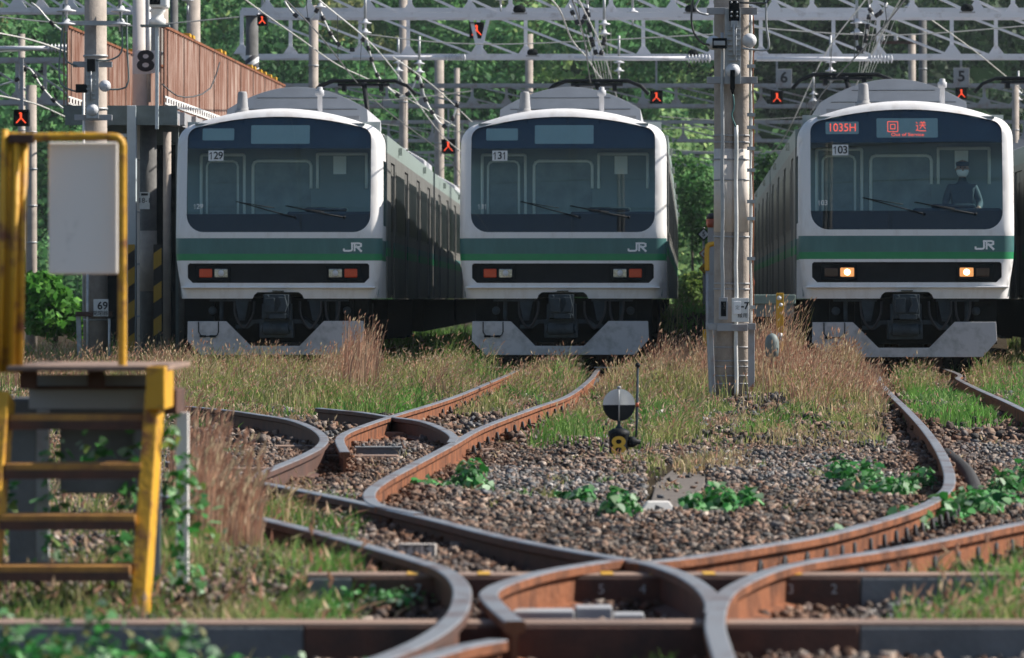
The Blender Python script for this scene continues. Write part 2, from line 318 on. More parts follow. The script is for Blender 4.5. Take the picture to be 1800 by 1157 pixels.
# ------------------------------------------------------------ rails
RZ = 0.17
PROF = [(-.032, -.004), (-.027, 0), (.027, 0), (.032, -.004), (.032, -.032), (.009, -.044), (.009, -.128), (.0635, -.142), (.0635, -.153), (-.0635, -.153), (-.0635, -.142), (-.009, -.128), (-.009, -.044), (-.032, -.032)]
RAILPTS = []
rail_n = 0
def rail_line(pts, label, group=None, name='rail', mats=('railtop', 'rust'), record=True, step=0.15, ends=True, dz=None):
    global rail_n
    rail_n += 1; z = (0.0011 * rail_n) if dz is None else dz
    line = smooth_line(pts, step); mb = MB(); k = len(PROF); vs = []
    for i, p in enumerate(line):
        d = (line[min(i + 1, len(line) - 1)] - line[max(i - 1, 0)]); d.z = 0; d.normalize(); sx = Vector((d.y, -d.x, 0))
        vs += [p + sx * a + Vector((0, 0, b + z)) for a, b in PROF]
        if record: RAILPTS.append((p.x, p.y))
    for i in range(len(line) - 1):
        for j in range(k):
            mb.f.append((i * k + j, i * k + (j + 1) % k, (i + 1) * k + (j + 1) % k, (i + 1) * k + j)); mb.m.append(0 if j in (0, 1, 2) else 1); mb.s.append(False)
    mb.f += [tuple(range(k)), tuple((len(line) - 1) * k + j for j in reversed(range(k)))]; mb.m += [1, 1]; mb.s += [False, False]
    mb.v = vs; o = mb.build(name, list(mats)); 
    return tag(o, label, 'rail', group)
def rp(px, py): return gp(px, py, RZ)
G_RAIL = 'rusty rails of the depot tracks'
TR = {1: (Vector((-3.29, 62, RZ)), 0.0182), 2: (Vector((0.712, 62, RZ)), 0.040), 3: (Vector((5.34, 59.6, RZ)), 0.040), 4: (Vector((9.15, 61, RZ)), 0.030)}
def track_pt(t, side, d):   # point on a train's track: side -1/+1, d metres behind its nose
    p, a = TR[t]; return Vector((p.x + a * d + side * 0.5335 * 1.0, p.y + d, RZ))
r1 = rail_line([track_pt(3, -1, 70), track_pt(3, -1, 30), track_pt(3, -1, 0)] + [rp(*q) for q in [(1546, 672), (1567, 694), (1592, 718), (1622, 750), (1648, 785), (1665, 820), (1669, 848), (1657, 868), (1625, 888), (1560, 911), (1450, 940), (1330, 961), (1200, 981), (1110, 990)]], 'long rail curving from under the right train to the nearest crossing', G_RAIL)
r2 = rail_line([rp(*q) for q in [(300, 812), (370, 829), (440, 845), (520, 860), (640, 885), (760, 913), (880, 943), (1000, 967), (1090, 982), (1150, 993), (1205, 1013), (1240, 1037), (1256, 1062), (1254, 1078)]], 'dark-sided rail running from the left reeds through the crossing in front of the white block', G_RAIL, mats=('railtop', 'rusted'))  # darker side colour stands in for the shade on the unlit face
r3 = rail_line([rp(*q) for q in [(1960, 893), (1790, 921), (1675, 945), (1555, 968), (1433, 986), (1357, 1003), (1292, 1032), (1266, 1058), (1257, 1095), (1264, 1130), (1285, 1190), (1330, 1300)]], 'nearest rail on the right, bending from the right edge to the bottom edge', G_RAIL)
r4 = rail_line([rp(*q) for q in [(220, 860), (330, 880), (447, 909), (533, 930), (633, 957), (733, 986), (783, 1004), (808, 1027), (812, 1053), (800, 1083), (767, 1113), (717, 1140), (640, 1170), (540, 1205)]], 'nearest rail on the left, passing the small numbered marker and bending to the bottom edge', G_RAIL, mats=('railtop', 'rusted'))  # shade of the face turned from the sun put into the colour
r5 = rail_line([rp(*q) for q in [(1085, 985), (1020, 995), (950, 1008), (890, 1026), (862, 1040), (860, 1052), (878, 1072), (905, 1095)]], 'short wing rail with a flared bent end between the two nearest timbers', G_RAIL)
r6 = rail_line([rp(*q) for q in [(875, 1128), (820, 1138), (770, 1152), (700, 1175), (620, 1210)]], 'short orange rusted rail end at the bottom edge', G_RAIL)
r7 = rail_line([track_pt(2, 1, 60), track_pt(2, 1, 20), track_pt(2, 1, 0)] + [rp(*q) for q in [(1038, 667), (1000, 696), (940, 718), (850, 752), (790, 785), (720, 822), (670, 850), (649, 870), (660, 888), (700, 898), (738, 906)]], 'orange rail from the middle train to a tight bend by the leafy weeds', G_RAIL)
r8 = rail_line([track_pt(2, -1, 60), track_pt(2, -1, 20), track_pt(2, -1, 0)] + [rp(*q) for q in [(890, 661), (855, 676), (810, 695), (760, 712), (690, 733), (640, 750), (608, 763), (597, 775), (606, 797)]], 'orange rail from the middle train ending in a flare by the grey box', G_RAIL)
r9 = rail_line([rp(*q) for q in [(560, 719), (600, 723), (640, 727), (690, 735), (740, 742), (776, 755), (797, 769), (793, 780)]], 'short dark rail curving right to meet the orange rail behind the joint box', G_RAIL, mats=('railtop', 'rusted'))  # sides coloured darker to paint in their shade
r10 = rail_line([rp(*q) for q in [(330, 716), (400, 723), (450, 730), (510, 740), (550, 755), (569, 772), (561, 788), (530, 805), (480, 826), (430, 846), (385, 868), (330, 905)]], 'rail emerging from the left grass and looping round to the left crossing', G_RAIL, mats=('railtop', 'rusted'))  # shaded side painted in with the darker rust
r11 = rail_line([track_pt(3, 1, 70), track_pt(3, 1, 30), track_pt(3, 1, 0)] + [rp(*q) for q in [(1685, 668), (1720, 686), (1765, 706), (1830, 736), (1950, 780)]], 'rail leaving the right train through the green grass to the right edge', G_RAIL)
for s_, q in ((-1, 'left'), (1, 'right')):
    rail_line([track_pt(1, s_, 60), track_pt(1, s_, 25), track_pt(1, s_, 0), track_pt(1, s_, -5)], '%s rail of the pair hidden in dry grass under the left train' % q, G_RAIL)
RP = np.array(RAILPTS)
def rail_dist(x, y):
    out = np.full(len(x), 9.0)
    for i in range(0, len(x), 4000):
        d = (x[i:i + 4000, None] - RP[None, :, 0]) ** 2 + (y[i:i + 4000, None] - RP[None, :, 1]) ** 2
        out[i:i + 4000] = np.sqrt(d.min(1))
    return out
# rail fastenings: bolts and clips along a rail foot are parts of that rail
def clips(rail, pts, side, every, n, mname='hose'):
    line = smooth_line(pts, 0.02); acc = 0; c = 0
    for i in range(1, len(line) - 1):
        acc += (line[i] - line[i - 1]).length
        if acc > every * (.75 + .5 * ((c * 7919) % 13) / 13) and c < n:
            acc = 0; c += 1; d = (line[i + 1] - line[i - 1]).normalized(); sx = Vector((d.y, -d.x, 0)) * side; p = line[i] + Vector((0, 0, -.118)); mb = MB()
            up = Vector((0, 0, 1)); mb.tube([p + sx * (.085 + .01 * math.cos(k_)) + d * (.045 * math.cos(k_)) + up * (.02 + .052 * math.sin(k_)) for k_ in np.linspace(0, math.pi, 9)], .009, 6)
            mb.box(p.x + sx.x * .085 - .022, p.x + sx.x * .085 + .022, p.y - .05, p.y + .05, p.z - .01, p.z + .028)
            mb.build('rail_clip', mname, rail)
clips(r1, [rp(*q) for q in [(1657, 868), (1625, 888), (1560, 911), (1450, 940), (1330, 961), (1200, 981)]], -1, 0.28, 18)
clips(r7, [rp(*q) for q in [(1000, 696), (940, 718), (850, 752), (790, 785), (720, 822), (670, 850)]], -1, 1.0, 14)
clips(r3, [rp(*q) for q in [(1790, 921), (1675, 945), (1555, 968), (1433, 986), (1357, 1003)]], -1, 0.3, 14)
clips(r8, [rp(*q) for q in [(855, 676), (810, 695), (760, 712), (690, 733), (640, 750)]], -1, 1.1, 9)
# fishplates and blocks
def rail_block(name, label, cat, px0, px1, pytop, pybot, depth, m, z0=0.0, bevel=0.008):
    p = gp((px0 + px1) / 2, pybot, z0); sc = F / p.y; wdt = (px1 - px0) / sc; h = (pybot - pytop) / sc
    mb = MB().box(-wdt / 2, wdt / 2, 0, depth, 0, h).box(-wdt / 2 - .012, wdt / 2 + .012, -.008, depth + .008, h + .0005, h + .014)
    for k in (-1, 1): mb.lathe((k * wdt * .35, depth / 2, h + .014), [(.014, 0), (.014, .012), (.007, .018)], 8)
    o = mb.build(name, m, None, bevel); o.location = p; return tag(o, label, cat)
rail_block('joint_box', 'dark grey lidded box between the rails left of the tight bend', 'junction box', 626, 703, 789, 812, .16, 'greytie')
rail_block('joint_box', 'rust brown lidded box beside the left nearest rail, behind the numbered marker', 'junction box', 542, 640, 915, 944, .14, 'rusted')
# flangeway plate (steel louvres) at the switch end
mb = MB(); p = gp(588, 812)
for k in range(7): mb.box(-.09, .09, .07 * k, .07 * k + .03, 0.02, .045)
mb.box(-.10, -.085, 0, .5, 0, .05).box(.085, .10, 0, .5, 0, .05)
o = mb.build('slide_plate', 'galvd'); o.location = p; tag(o, 'ribbed steel slide plate at the flared rail end', 'plate')
# flat dark steel plate between the front timbers
p = gp(1010, 1098, .03)
mb = MB().box(-.21, .0, 0, .16, 0, .045).box(.004, .13, .03, .2, 0, .055).box(.135, .24, .05, .2, 0, .03)
o = mb.build('sole_plate', 'galvd', None, .006); o.location = p; tag(o, 'grey steel sole plate lying between the two nearest timbers', 'plate')

# ------------------------------------------------------------ ties
def tie(label, x0, x1, Y0, Y1, ztop, zbot, split=None, nums=None):
    t = thing('railway_tie', label, 'railway tie', ((x0 + x1) / 2, Y0, 0)); cx = (x0 + x1) / 2
    if split:
        a, b = split
        MB().box(x0 - cx, a - cx - .003, 0, Y1 - Y0, zbot, ztop - .004).build('end_section', ['greytie'], t, .006)
        MB().box(b - cx + .003, x1 - cx, 0, Y1 - Y0, zbot, ztop - .004).build('end_section', ['greytie'], t, .006)
        MB().box(a - cx, b - cx, -.004, Y1 - Y0 + .004, zbot, ztop - .003).build('centre_section', ['rusted'], t, .006)
        MB().box(x0 - cx, x1 - cx, .006, Y1 - Y0 - .006, ztop - .0025, ztop + .006).build('top_plate', ['timber'], t)
        if nums:
            for x, s_ in nums: text('painted_number', s_, .05, 'galv', (x - cx, -.007, ztop - .045), t)
    else:
        MB().box(x0 - cx, x1 - cx, 0, Y1 - Y0, zbot, ztop).build('timber_beam', ['timber'], t, .01)
    return t
def xw(px, Y): return (px - CX) * Y / F
Ya = 15.92
tA = tie('long tie with small white numbers on its brown face, second from the bottom edge', xw(540, Ya), xw(2000, Ya), Ya, Ya + .2, .135, -.1, (xw(620, Ya), xw(1512, Ya)),
         [(xw(990, Ya), '6'), (xw(1057, Ya), '5'), (xw(1130, Ya), '4'), (xw(655, Ya), '8'), (xw(735, Ya), '7'), (xw(1390, Ya), '3'), (xw(1466, Ya), '2')])
for px in (725, 850, 980, 1068, 1153, 1248, 1400):
    MB().box(xw(px, Ya) - .022 - tA.location.x, xw(px, Ya) + .022 - tA.location.x, .012, .19, .1418, .1435).build('yellow_mark', 'yellow2', tA)
Yb = 13.55
tie('long grey-ended tie across the bottom edge of the picture', xw(-80, Yb), xw(2000, Yb), Yb, Yb + .2, .135, -.25, (xw(535, Yb), xw(1510, Yb)))
for (px0, px1, py, lb) in [(120, 520, 842, 'weathered tie ending in the brown reeds left of the left crossing'), (560, 700, 818, 'weathered tie just in front of the dark grey lidded box'),
                           (700, 870, 806, 'weathered tie half buried right of the dark grey lidded box'), (470, 700, 876, 'weathered tie behind the rust brown lidded box'),
                           (480, 760, 800, 'weathered tie in the shadow behind the dark grey lidded box'), (1045, 1130, 822, 'short weathered tie end beside the switch marker'),
                           (640, 860, 775, 'weathered tie between the two orange rails of the middle train')]:
    p = gp(px0, py, 0.0); q = gp(px1, py, 0.0)
    tie(lb, p.x, q.x, p.y, p.y + .2, .068, -.1)
# dark kerb of a trench running across the tracks in front of the trains
for (px0, px1, py, lb) in [(735, 880, 668, 'dark trench kerb left of the middle train track'), (1046, 1240, 668, 'dark trench kerb between the middle track and the tall pole'),
                       (1575, 1650, 668, 'dark trench kerb between the rails of the right train'), (1712, 1860, 668, 'dark trench kerb right of the right train track')]:
    p = gp(px0, py, .02); q = gp(px1, py, .02)
    o = MB().box(0, q.x - p.x, 0, .35, -.2, .16).box(-.01, q.x - p.x + .01, .0, .36, .162, .175, 1).build('trench_kerb', ['dark', 'concrete'], None, .01); o.location = p  # lit top and shaded face put into the two colours
    tag(o, lb, 'kerb')
# concrete slab path and white block
pts = [gp(*q) for q in [(1140, 908), (1214, 908), (1240, 862), (1240, 846), (1180, 838), (1152, 862)]]
c = sum(pts, Vector()) / 6; mb = MB(); k = 6
mb.add([(p.x - c.x, p.y - c.y, .045) for p in pts] + [(p.x - c.x, p.y - c.y, -.08) for p in pts], [tuple(range(6)), tuple(range(11, 5, -1))] + [(i, i + 6, (i + 1) % 6 + 6, (i + 1) % 6) for i in range(6)])
o = mb.build('concrete_slab', 'slab', None, .01); o.location = (c.x, c.y, -.002); tag(o, 'worn concrete slab leading from the switch marker to the white block', 'slab')
p = gp(1157, 922)
mb = MB(); a, b, h1, h2 = .100, .055, .03, .092
vs = [(-a, -.06, 0), (a, -.06, 0), (a, .1, 0), (-a, .1, 0), (-a, -.06, h1), (a, -.06, h1), (a, .1, h1), (-a, .1, h1), (-b, -.02, h2), (b, -.02, h2), (b, .06, h2), (-b, .06, h2)]
mb.add(vs, [(3, 2, 1, 0), (0, 1, 5, 4), (1, 2, 6, 5), (2, 3, 7, 6), (3, 0, 4, 7), (4, 5, 9, 8), (5, 6, 10, 9), (6, 7, 11, 10), (7, 4, 8, 11), (8, 9, 10, 11)])
o = mb.build('concrete_marker', 'whiteblock', None, .006); o.location = p + Vector((0, 0, .025)); tag(o, 'small white concrete block with sloping sides beside leafy weeds', 'marker')
# numbered marker
p = gp(733, 984, 0.085); t = thing('track_marker', 'small wooden marker reading T.S 5 beside the left nearest rail', 'marker', p); t.rotation_euler = (0, 0, R(-4))
sc = F / p.y; W2 = 33 / sc; H2 = 28 / sc
MB().box(-W2, W2, 0, .03, 0, H2).build('plate', 'whitewash', t, .004)
mb = MB()
for x0, x1, z0, z1 in [(-W2 + .006, W2 - .006, H2 - .007, H2 - .004), (-W2 + .006, W2 - .006, .005, .008), (-W2 + .006, -W2 + .009, .008, H2 - .007), (W2 - .009, W2 - .006, .008, H2 - .007), (.008, .011, .008, H2 - .007)]: mb.box(x0, x1, -.003, -.0005, z0, z1)
mb.build('border', 'ink', t)
text('lettering', 'T.S', .055, 'ink', (-.028, -.002, H2 / 2), t, sx=.85); text('lettering', '5', .062, 'ink', (.038, -.002, H2 / 2), t)

# black corrugated hose beside the right rail
hp = smooth_line([gp(*q, .045) for q in [(1655, 800), (1688, 830), (1704, 865), (1705, 888), (1690, 906), (1655, 920), (1600, 937), (1520, 957), (1430, 977), (1345, 994)]], .012)
rr = [.052 if (i // 3) % 2 else .034 for i in range(len(hp))]
hp = [Vector((q.x + .03, q.y, q.z)) for q in hp]
tag(MB().tube(hp, rr, 10).build('corrugated_hose', 'hose'), 'black corrugated hose lying beside the long curving right rail', 'hose')
hp = smooth_line([gp(*q, .06) for q in [(1052, 668), (1035, 680), (1015, 695), (1000, 706)]], .03)
tag(MB().tube(hp, [.04 + .012 * math.sin(i * 2.1) for i in range(len(hp))], 10).build('corrugated_hose', 'hose'), 'short black corrugated hose beside the middle train rail', 'hose')

# ------------------------------------------------------------ trains
HW = 1.46
def front_outline():
    # half outline from bottom to top centre (u, v), tapering below the waist
    pts = [(1.36, .97), (1.385, 1.1), (1.42, 1.3), (1.45, 1.5), (HW, 1.65), (HW, 2.0), (HW, 2.4), (HW, 2.8), (HW - .004, 3.05)]
    for a in np.linspace(0, 80, 9): pts.append((HW - .30 + .295 * math.cos(R(a)) , 3.15 + .30 * math.sin(R(a))))
    x0, z0 = pts[-1]
    for t in np.linspace(0.12, 1, 8): pts.append((x0 * (1 - t), z0 + (3.665 - z0) * (1 - (1 - t) ** 2)))
    return pts
OUT = front_outline(); OUTF = [(-u, v) for u, v in OUT][:-1]; OUTF = OUTF + [OUT[-1]] + list(reversed(OUT[:-1]))   # left bottom -> top -> right bottom
def seg_dist(u, v):
    best = 9
    for i in range(len(OUTF) - 1):
        ax, ay = OUTF[i]; bx, by = OUTF[i + 1]; dx, dy = bx - ax, by - ay; t = max(0, min(1, ((u - ax) * dx + (v - ay) * dy) / (dx * dx + dy * dy)))
        best = min(best, math.hypot(u - ax - t * dx, v - ay - t * dy))
    return best
FR = 0.17
def yface(u, v):
    y = 0.035 * u * u
    if v > 1.9: y += 0.13 * (v - 1.9) + 0.03 * (v - 1.9) ** 2
    if v < 1.25: y += 0.05 * (1.25 - v) / .28
    return y
def ysurf(u, v):
    o = min(seg_dist(u, v), FR); return yface(u, v) + FR - math.sqrt(max(0, FR * FR - (FR - o) ** 2))
def rrect(u0, u1, v0, v1, r, topbow=0.0, n=6, chamf=None):
    pts = []
    for cx, cy, a0 in ((u1 - r, v1 - r, 0), (u0 + r, v1 - r, 90), (u0 + r, v0 + r, 180), (u1 - r, v0 + r, 270)):
        for k in range(n + 1):
            a = R(a0 + 90 * k / n); pts.append((cx + r * math.cos(a), cy + r * math.sin(a)))
    return pts
def windshield():
    pts = []                                           # counter-clockwise
    r = .24
    for k in range(8):                                 # bottom right corner
        a = R(270 + 90 * k / 7); pts.append((1.295 - r + r * math.cos(a), 1.905 + r + r * math.sin(a)))
    for v in (2.4, 2.8, 3.1): pts.append((1.297, v))
    for k in range(6):
        a = R(80 * k / 5); pts.append((1.297 - .16 + .16 * math.cos(a), 3.235 + .16 * math.sin(a)))
    x0, z0 = pts[-1]
    for t in np.linspace(-.85, .85, 15): pts.append((-x0 * t, z0 + .148 * (1 - t * t)))
    left = [(-u, v) for u, v in reversed(pts[:17])]
    return pts[:17] + pts[17:] + left
WS = windshield()
LP = [(-1.28, 1.44), (-1.28, 1.26), (-1.21, 1.19), (1.21, 1.19), (1.28, 1.26), (1.28, 1.44), (1.255, 1.465), (-1.255, 1.465)]
def inpoly(u, v, P):
    c = False; j = len(P) - 1
    for i in range(len(P)):
        if (P[i][1] > v) != (P[j][1] > v) and u < (P[j][0] - P[i][0]) * (v - P[i][1]) / (P[j][1] - P[i][1]) + P[i][0]: c = not c
        j = i
    return c
def dense(P, step, closed=True):
    out = []; k = len(P)
    for i in range(k if closed else k - 1):
        a = P[i]; b = P[(i + 1) % k]; n_ = max(1, int(math.hypot(b[0] - a[0], b[1] - a[1]) / step))
        for j in range(n_): out.append((a[0] + (b[0] - a[0]) * j / n_, a[1] + (b[1] - a[1]) * j / n_))
    if not closed: out.append(P[-1])
    return out
NOTCH = [(.36, .97), (.34, 1.02), (.29, 1.06), (-.29, 1.06), (-.34, 1.02), (-.36, .97)]
def cdt(loops, extra, keep, lines=()):
    P = []; E = []
    for L, closed in loops:
        o = len(P); P += [Vector(q) for q in L]; E += [(o + i, o + (i + 1) % len(L)) for i in range(len(L) if closed else len(L) - 1)]
    P += [Vector(q) for q in extra]
    vs, es, fs, _, _, _ = delaunay_2d_cdt(P, E, [], 0, 1e-5)
    fs = [f for f in fs if keep(sum(vs[i].x for i in f) / len(f), sum(vs[i].y for i in f) / len(f))]
    return vs, fs
def build_mask(parent):
    full = list(OUTF) + NOTCH; loop = dense(full, .06)
    inset = []
    for o in (.012, .03, .06, .1, .14):                # rows that follow the rounded rim
        for i in range(len(OUTF) - 1):
            a = Vector(OUTF[i]); b = Vector(OUTF[i + 1]); d = (b - a).normalized(); nn = Vector((d.y, -d.x)); m_ = max(1, int((b - a).length / .07))
            for j in range(m_):
                q = a + (b - a) * ((j + .5) / m_) + nn * o
                if inpoly(q.x, q.y, full) and abs(seg_dist(q.x, q.y) - o) < .004: inset.append((q.x, q.y))
    grid = [(u, v) for u in np.arange(-1.3, 1.31, .1) for v in np.arange(1.02, 3.62, .08) if inpoly(u, v, full) and seg_dist(u, v) > .15 and not inpoly(u, v, WS) and not inpoly(u, v, LP)]
    bands = [([(u, v) for u in [-1.6] + list(np.arange(-1.44, 1.441, .048)) + [1.6]], False) for v in (1.505, 1.60, 1.82)]
    allp = [q for q in inset if not inpoly(q[0], q[1], WS) and not inpoly(q[0], q[1], LP)] + grid
    keep = lambda u, v: inpoly(u, v, full) and not inpoly(u, v, WS) and not inpoly(u, v, LP)
    vs, fs = cdt([(loop, True), (dense(WS, .06), True), (dense(LP, .06), True)] + bands, allp, keep)
    mb = MB(); pos = [(q.x, ysurf(q.x, q.y), q.y) for q in vs]
    mb.v = pos
    for f in fs:
        cv = sum(vs[i].y for i in f) / len(f); mi = 1 if 1.60 < cv < 1.82 else (2 if 1.505 < cv < 1.60 else 0)
        mb.f.append(tuple(f)); mb.m.append(mi); mb.s.append(True)
    # rims of the openings
    for P_, dpt in ((WS, .045), (LP, .07)):
        Q = dense(P_, .06); k = len(Q); o = len(mb.v); mb.v += [(u, ysurf(u, v), v) for u, v in Q] + [(u, ysurf(u, v) + dpt, v) for u, v in Q]
        for i in range(k): mb.f.append((o + i, o + (i + 1) % k, o + k + (i + 1) % k, o + k + i)); mb.m.append(0 if P_ is LP else 3); mb.s.append(False)
    # cab shell running back from the rim
    L = dense(list(OUTF), .06, False); k = len(L); rows = []
    body = lambda u, v: ((math.copysign(1.0, u) * min(HW, abs(u) + (HW - 1.36) * max(0, (1.65 - v) / .68)) if v < 1.65 else u), v)
    for f_, yy in ((0, None), (.35, .5), (1, 1.25)):
        o = len(mb.v); rows.append(o)
        for u, v in L:
            bu, bv = body(u, v); mb.v.append((u + (bu - u) * f_, (ysurf(u, v) if yy is None else yy), v))
    for a_, b_ in zip(rows[:-1], rows[1:]):
        for i in range(k - 1):
            cv = (L[i][1] + L[i + 1][1]) / 2
            if a_ == rows[1] and 2.0 < cv < 2.95: continue
            mi = 1 if 1.60 < cv < 1.82 else (2 if 1.505 < cv < 1.60 else 0)
            mb.f.append((a_ + i, b_ + i, b_ + i + 1, a_ + i + 1)); mb.m.append(mi); mb.s.append(True)
    return mb.build('front_mask', ['white', 'teal', 'green', 'black'], parent)
def surf_patch(P, rec, step=.12):
    full = dense(P, .08); gr = [(u, v) for u in np.arange(-1.4, 1.41, step) for v in np.arange(.9, 3.7, step) if inpoly(u, v, P)]
    vs, fs = cdt([(full, True)], gr, lambda u, v: inpoly(u, v, P))
    mb = MB(); mb.v = [(q.x, ysurf(q.x, q.y) + rec, q.y) for q in vs]; mb.f = [tuple(f) for f in fs]; mb.m = [0] * len(fs); mb.s = [True] * len(fs); return mb
def clip_ws(vlo, vhi):
    P = dense(WS, .04); return [(u, min(max(v, vlo), vhi)) for u, v in P]
def on_face(o, extra=-.003):                            # let thin lettering follow the curved nose
    mw = Matrix.LocRotScale(o.location, o.rotation_euler, o.scale)
    for q in o.data.vertices:
        p = mw @ q.co; q.co = (p.x, p.y + ysurf(p.x, p.z) + extra, p.z)
    o.location = (0, 0, 0); o.rotation_euler = (0, 0, 0); o.scale = (1, 1, 1)
CROSS = []
def body_outline(hw=1.445):
    pts = [(hw - .03, 1.0), (hw, 1.2), (hw, 1.6), (hw, 2.4), (hw, 3.1)]
    for a in np.linspace(10, 80, 7): pts.append((hw - .27 + .27 * math.cos(R(a)), 3.14 + .28 * math.sin(R(a))))
    x0, z0 = pts[-1]
    for t in (0.25, .5, .75, 1): pts.append((x0 * (1 - t), z0 + (3.63 - z0) * (1 - (1 - t) ** 2)))
    return pts
BO = body_outline(); BOF = [(-u, v) for u, v in BO[:-1]] + [BO[-1]] + list(reversed(BO[:-1]))
def car_shell(y0, y1, name, parent):
    mb = MB(); k = len(BOF); ny = 12; o = 0
    for j in range(ny + 1):
        y = y0 + (y1 - y0) * j / ny; mb.v += [(u, y, v) for u, v in BOF]
    for j in range(ny):
        for i in range(k - 1):
            cv = (BOF[i][1] + BOF[i + 1][1]) / 2; mb.f.append((j * k + i, (j + 1) * k + i, (j + 1) * k + i + 1, j * k + i + 1)); mb.m.append(1 if cv > 3.3 else 0); mb.s.append(True)
        mb.f.append((j * k, j * k + k - 1, (j + 1) * k + k - 1, (j + 1) * k)); mb.m.append(0); mb.s.append(False)
    mb.f += [tuple(range(k)), tuple(ny * k + i for i in reversed(range(k)))]; mb.m += [0, 0]; mb.s += [False, False]
    # roof seams and rain gutter
    for s in (-1, 1): mb.box(s * 1.40 - .02, s * 1.40 + .02, y0, y1, 3.315, 3.335, 1)
    for j in range(1, 12): y = y0 + (y1 - y0) * j / 12; mb.box(-1.0, 1.0, y, y + .05, 3.60, 3.655, 1)
    return mb.build(name, ['steel', 'roof'], parent)
DOORS = [2.55, 7.3, 12.05, 16.8]
def car_side(parent, y0, y1, name='side_panel'):
    ln = y1 - y0; off = y0 - 0.0; out = []
    for s in (-1, 1):
        segs = []; c = 0.35 if y0 > 5 else 1.27
        for d in DOORS: segs.append((c + y0 if y0 > 5 else c, d - .65 + y0 + (0.5 if y0 < 5 else .2))); c = d + .65 + (0.5 if y0 < 5 else .2)
        segs.append((c + y0, y1 - .02))
        segs = [(a if a > 3 or y0 < 5 else a, b) for a, b in segs]
        mb = MB(); X = lambda a, b: (min(s * a, s * b), max(s * a, s * b))
        a0, a1 = X(1.43, 1.478)
        for a, b in segs:
            mb.box(a0, a1, a, b, .97, 1.58, 0); mb.box(a0, a1, a, b, 1.58, 1.70, 2); mb.box(a0, a1, a, b, 1.70, 1.80, 3); mb.box(a0, a1, a, b, 1.80, 2.96, 0)
        mb.box(a0, a1, segs[0][0], y1 - .02, 2.96, 3.06, 0); mb.box(a0, a1, segs[0][0], y1 - .02, 3.06, 3.31, 1)
        mb.build(name, ['steel', 'palegreen', 'green', 'teal'], parent)
        b0, b1 = X(1.478, 1.484); w0, w1 = X(1.480, 1.4875)
        for i, (a, b) in enumerate(segs):
            if b - a < 1.2: continue
            f_ = MB().box(b0, b1, a + .25, b - .25, 1.92, 2.86).build('side_window', 'steel', parent)
            MB().box(w0, w1, a + .3, b - .3, 1.96, 2.82).build('pane', 'sidewin', f_)
        for i in range(4):
            a, b = segs[i][1], segs[i + 1][0]; d0, d1 = X(1.44, 1.455)
            dr = MB().box(d0, d1, a, b, 1.02, 2.95).box(*X(1.455, 1.458), (a + b) / 2 - .012, (a + b) / 2 + .012, 1.02, 2.95, 1).build('side_door', ['steel', 'black'], parent)
            mb = MB()
            for q in (0, 1):
                m0 = a + .12 + q * (b - a) / 2; mb.box(*X(1.455, 1.462), m0, m0 + (b - a) / 2 - .24, 1.95, 2.78)
            mb.build('door_pane', 'sidewin', dr)
        # side lamps
        for y in (y0 + 4.9, y0 + 14.6):
            MB().box(*X(1.478, 1.53), y, y + .12, 3.14, 3.25).build('side_lamp', 'clearlamp', parent)
def bogie(parent, y):
    mb = MB()
    for s in (-1, 1):
        mb.box(s * 1.05 - .06, s * 1.05 + .06, y - 1.3, y + 1.3, .42, .62).box(s * 1.05 - .12, s * 1.05 + .12, y - .35, y + .35, .38, .9)
        for d in (-1.05, 1.05): mb.box(s * 1.05 - .1, s * 1.05 + .1, y + d - .15, y + d + .15, .28, .6)
    mb.box(-1.0, 1.0, y - .25, y + .25, .45, .75)
    b = mb.build('bogie', 'under', parent)
    for d in (-1.05, 1.05):
        w_ = MB()
        for s in (-1, 1): w_.lathe((s * .53, y + d, .43), [(.43, -.065), (.46, -.055), (.43, -.03), (.43, .06), (.36, .065), (.12, .03), (.1, .08)] if s > 0 else [(.1, -.08), (.12, -.03), (.36, -.065), (.43, -.06), (.43, .03), (.46, .055), (.43, .065)], 24, axis=(1, 0, 0))
        w_.tube([(-.53, y + d, .43), (.53, y + d, .43)], .08, 10); w_.build('wheelset', 'rusted', b)
def jr(parent):
    mb = MB(); u0, v0, h = .925, 1.635, .125
    def st(P, wd=.026):
        P = [Vector(p) for p in P]; L = []; Rr = []
        for i, p in enumerate(P):
            d1 = (P[i] - P[i - 1]).normalized() if i else (P[1] - P[0]).normalized(); d2 = (P[i + 1] - P[i]).normalized() if i < len(P) - 1 else d1
            n1 = Vector((-d1.y, d1.x)); n2 = Vector((-d2.y, d2.x)); m_ = (n1 + n2); m_ = m_ / max(.3, m_.length_squared) * 2 * .5 * 1.0 if m_.length > 1e-6 else n1
            m_ = (n1 + n2).normalized() / max(.5, (n1 + n2).normalized().dot(n1)); L.append(p + m_ * wd / 2); Rr.append(p - m_ * wd / 2)
        for i in range(len(P) - 1):
            mb.add([(q.x, 0, q.y) for q in (L[i], L[i + 1], Rr[i + 1], Rr[i])], [(0, 1, 2, 3)])
    a = lambda x, y: (u0 + x * .25, v0 + y * h)
    st([a(0, .32), a(0, .1), a(.04, .06), a(.34, .06), a(.42, .1), a(.46, .2), a(.46, 1.0)])
    st([a(.40, .9), a(.86, .9), a(.96, .82), a(.96, .58), a(.86, .5), a(.64, .5)]); st([a(.66, .62), a(1.0, -.03)], .03); st([a(.60, .9), a(.60, -.0)])
    o = mb.build('railway_emblem', 'paper', parent); on_face(o, -.004)
